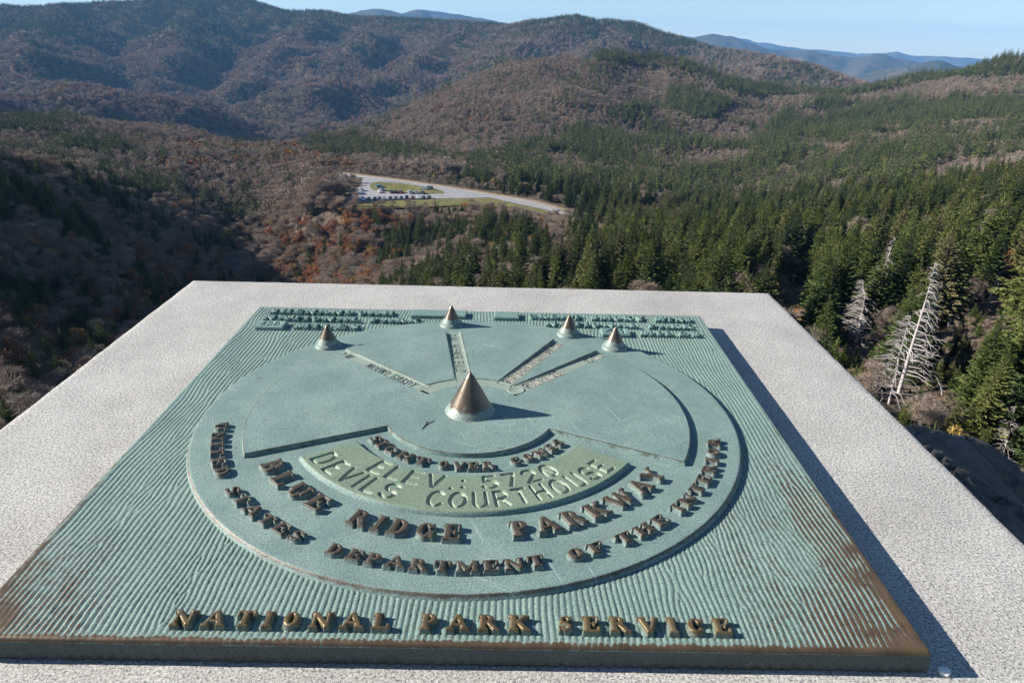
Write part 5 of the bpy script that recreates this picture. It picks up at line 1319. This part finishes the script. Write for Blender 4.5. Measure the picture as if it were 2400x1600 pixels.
# ---- small blocks: two blank ones and two with cut-in numbers
def number_block(x0, x1, y0, y1, text, label, cap=.0135):
    H = .0046; xs = np.linspace(x0, x1, 90); ys = np.linspace(y0, y1, 60)
    X, Y = np.meshgrid(xs, ys, indexing='ij'); Z = np.full(X.shape, H)
    if text:
        it = spread(text, x0+.006, x1-.006, PLAIN, .3)
        d = fine_sdf(it, X, Y-(y0+y1-cap)/2, cap); Z = Z-.0016*sstep(.0004, -.0004, d)
    e = np.minimum(np.minimum(X-x0, x1-X), np.minimum(Y-y0, y1-Y)); Z = Z-.0006*(1-sstep(0, .001, e))
    nu, nv = X.shape; V = [np.stack([X, Y, Z], -1).reshape(-1, 3)]; F = [grid_faces(nu, nv)]
    ring = [(i, 0) for i in range(nu)] + [(nu-1, j) for j in range(1, nv)] + [(i, nv-1) for i in range(nu-2, -1, -1)] + [(0, j) for j in range(nv-2, 0, -1)]
    ri = np.array(ring); prev = ri[:, 0]*nv+ri[:, 1]; Q = V[0][prev].copy(); Q[:, 2] = -.0015
    V.append(Q); idx = nu*nv+np.arange(len(ri)); F.append(np.stack([prev, idx, np.roll(idx, -1), np.roll(prev, -1)], 1))
    P('number_block', mesh_np('number_block', np.concatenate(V), np.concatenate(F), M_BLOCK, True, {'top': np.full(nu*nv+len(ri), .4)}), label=label)
M_BLOCK = bronze_base('bronze_block', (.130, .215, .190), (.165, .255, .225), (.12, .10, .07), wear_const(.15))[0].m
number_block(-.2790, -.2435, .2135, .2355, '428', 'raised block with the number 428')
number_block(.1555, .1915, .2135, .2345, '41', 'raised block with the number 41')
number_block(-.0915, -.0180, .2670, .2890, '', 'long blank raised block behind the middle cone')
number_block(.0190, .0520, .2650, .2880, '', 'short blank raised block left of GREAT')

# ---- sighting cones
def cone(name, x, y, z, r, h, mat, label, n=56):
    tip = .0018 if r > .02 else .0011
    p = [(r*1.05, -.0006), (r*1.0, .0004), (r*.965, .0018), (r*.92, .0036)]
    for t in np.linspace(.12, .93, 12): p.append((r*.965*(1-t)+tip*.9*t, h*t))
    p += [(tip*.95, h*.955), (tip*.75, h*.982), (tip*.4, h*.996), (.0001, h)]
    V, F = lathe(p, n)
    V[:, :2] *= (1+.006*fbm(V[:, 0]*160, V[:, 2]*160, 2, 3))[:, None]
    P(name, mesh_np(name, V, F, mat), (x, y, z), label=label)
cone('sighting_cone', .0002, -.0058, ZS, .0241, .0405, M_CONE_BIG, 'large brown bronze cone at the centre of the disc')
cone('sighting_cone', -.1745, .1575, ZD, .0149, .0262, M_CONE, 'leftmost small cone at the rim of the disc')
cone('sighting_cone', -.0347, .2342, ZD, .0146, .0265, M_CONE, 'small cone at the rim directly behind the large cone')
cone('sighting_cone', .1127, .2098, ZD, .0146, .0265, M_CONE, 'small cone at the rim in front of the word GREAT')
cone('sighting_cone', .1645, .1702, ZD, .0150, .0270, M_CONE, 'rightmost small cone at the rim of the disc')

# ---- dry pine needles on the disc, chips of mortar by the front corner
nm = Nt('dry_needle'); nm.pr(Base_Color=(.10, .05, .03), Roughness=.7)
def needle(x, y, ang, L, bend, label):
    n = 9; V = []; F = []
    for i in range(n):
        t = i/(n-1)-.5; w = .00035*(1-abs(t)*.9)
        cx = x+math.cos(ang)*L*t-math.sin(ang)*bend*(t*t); cy = y+math.sin(ang)*L*t+math.cos(ang)*bend*(t*t)
        for dx, dz in ((-w, 0), (0, .0005), (w, 0)):
            V.append((cx-math.sin(ang)*dx, cy+math.cos(ang)*dx, ZS+.0001+dz))
    for i in range(n-1):
        for k in range(2): F.append((i*3+k, i*3+k+1, (i+1)*3+k+1, (i+1)*3+k))
    tag(obj('pine_needle', mesh_np('pine_needle', np.array(V), np.array(F), nm.m)), label, 'pine needle', 'dry needles on the plaque')
needle(-.0400, -.0375, R(78), .0150, .003, 'dark dry pine needle on the disc, upright one of the crossed pair')
needle(-.0385, -.0370, R(60), .0200, -.004, 'dark dry pine needle on the disc, longer slanting one of the crossed pair')
cm_ = Nt('mortar_chip'); cm_.pr(Base_Color=(.74, .73, .70), Roughness=.9)
def chip(x, y, r, seed, label):
    bm = bmesh.new(); bmesh.ops.create_icosphere(bm, subdivisions=2, radius=r)
    rg = random.Random(seed)
    for v in bm.verts: v.co *= rg.uniform(.8, 1.15); v.co.z *= .55
    me = bpy.data.meshes.new('mortar_chip'); bm.to_mesh(me); bm.free(); me.materials.append(cm_.m)
    tag(obj('mortar_chip', me, None, (x, y, SLABZ+r*.3)), label, 'mortar chip', 'mortar by the plaque corner')
chip(.3115, -.2990, .0040, 4, 'white lump of mortar just off the front right corner of the plaque')
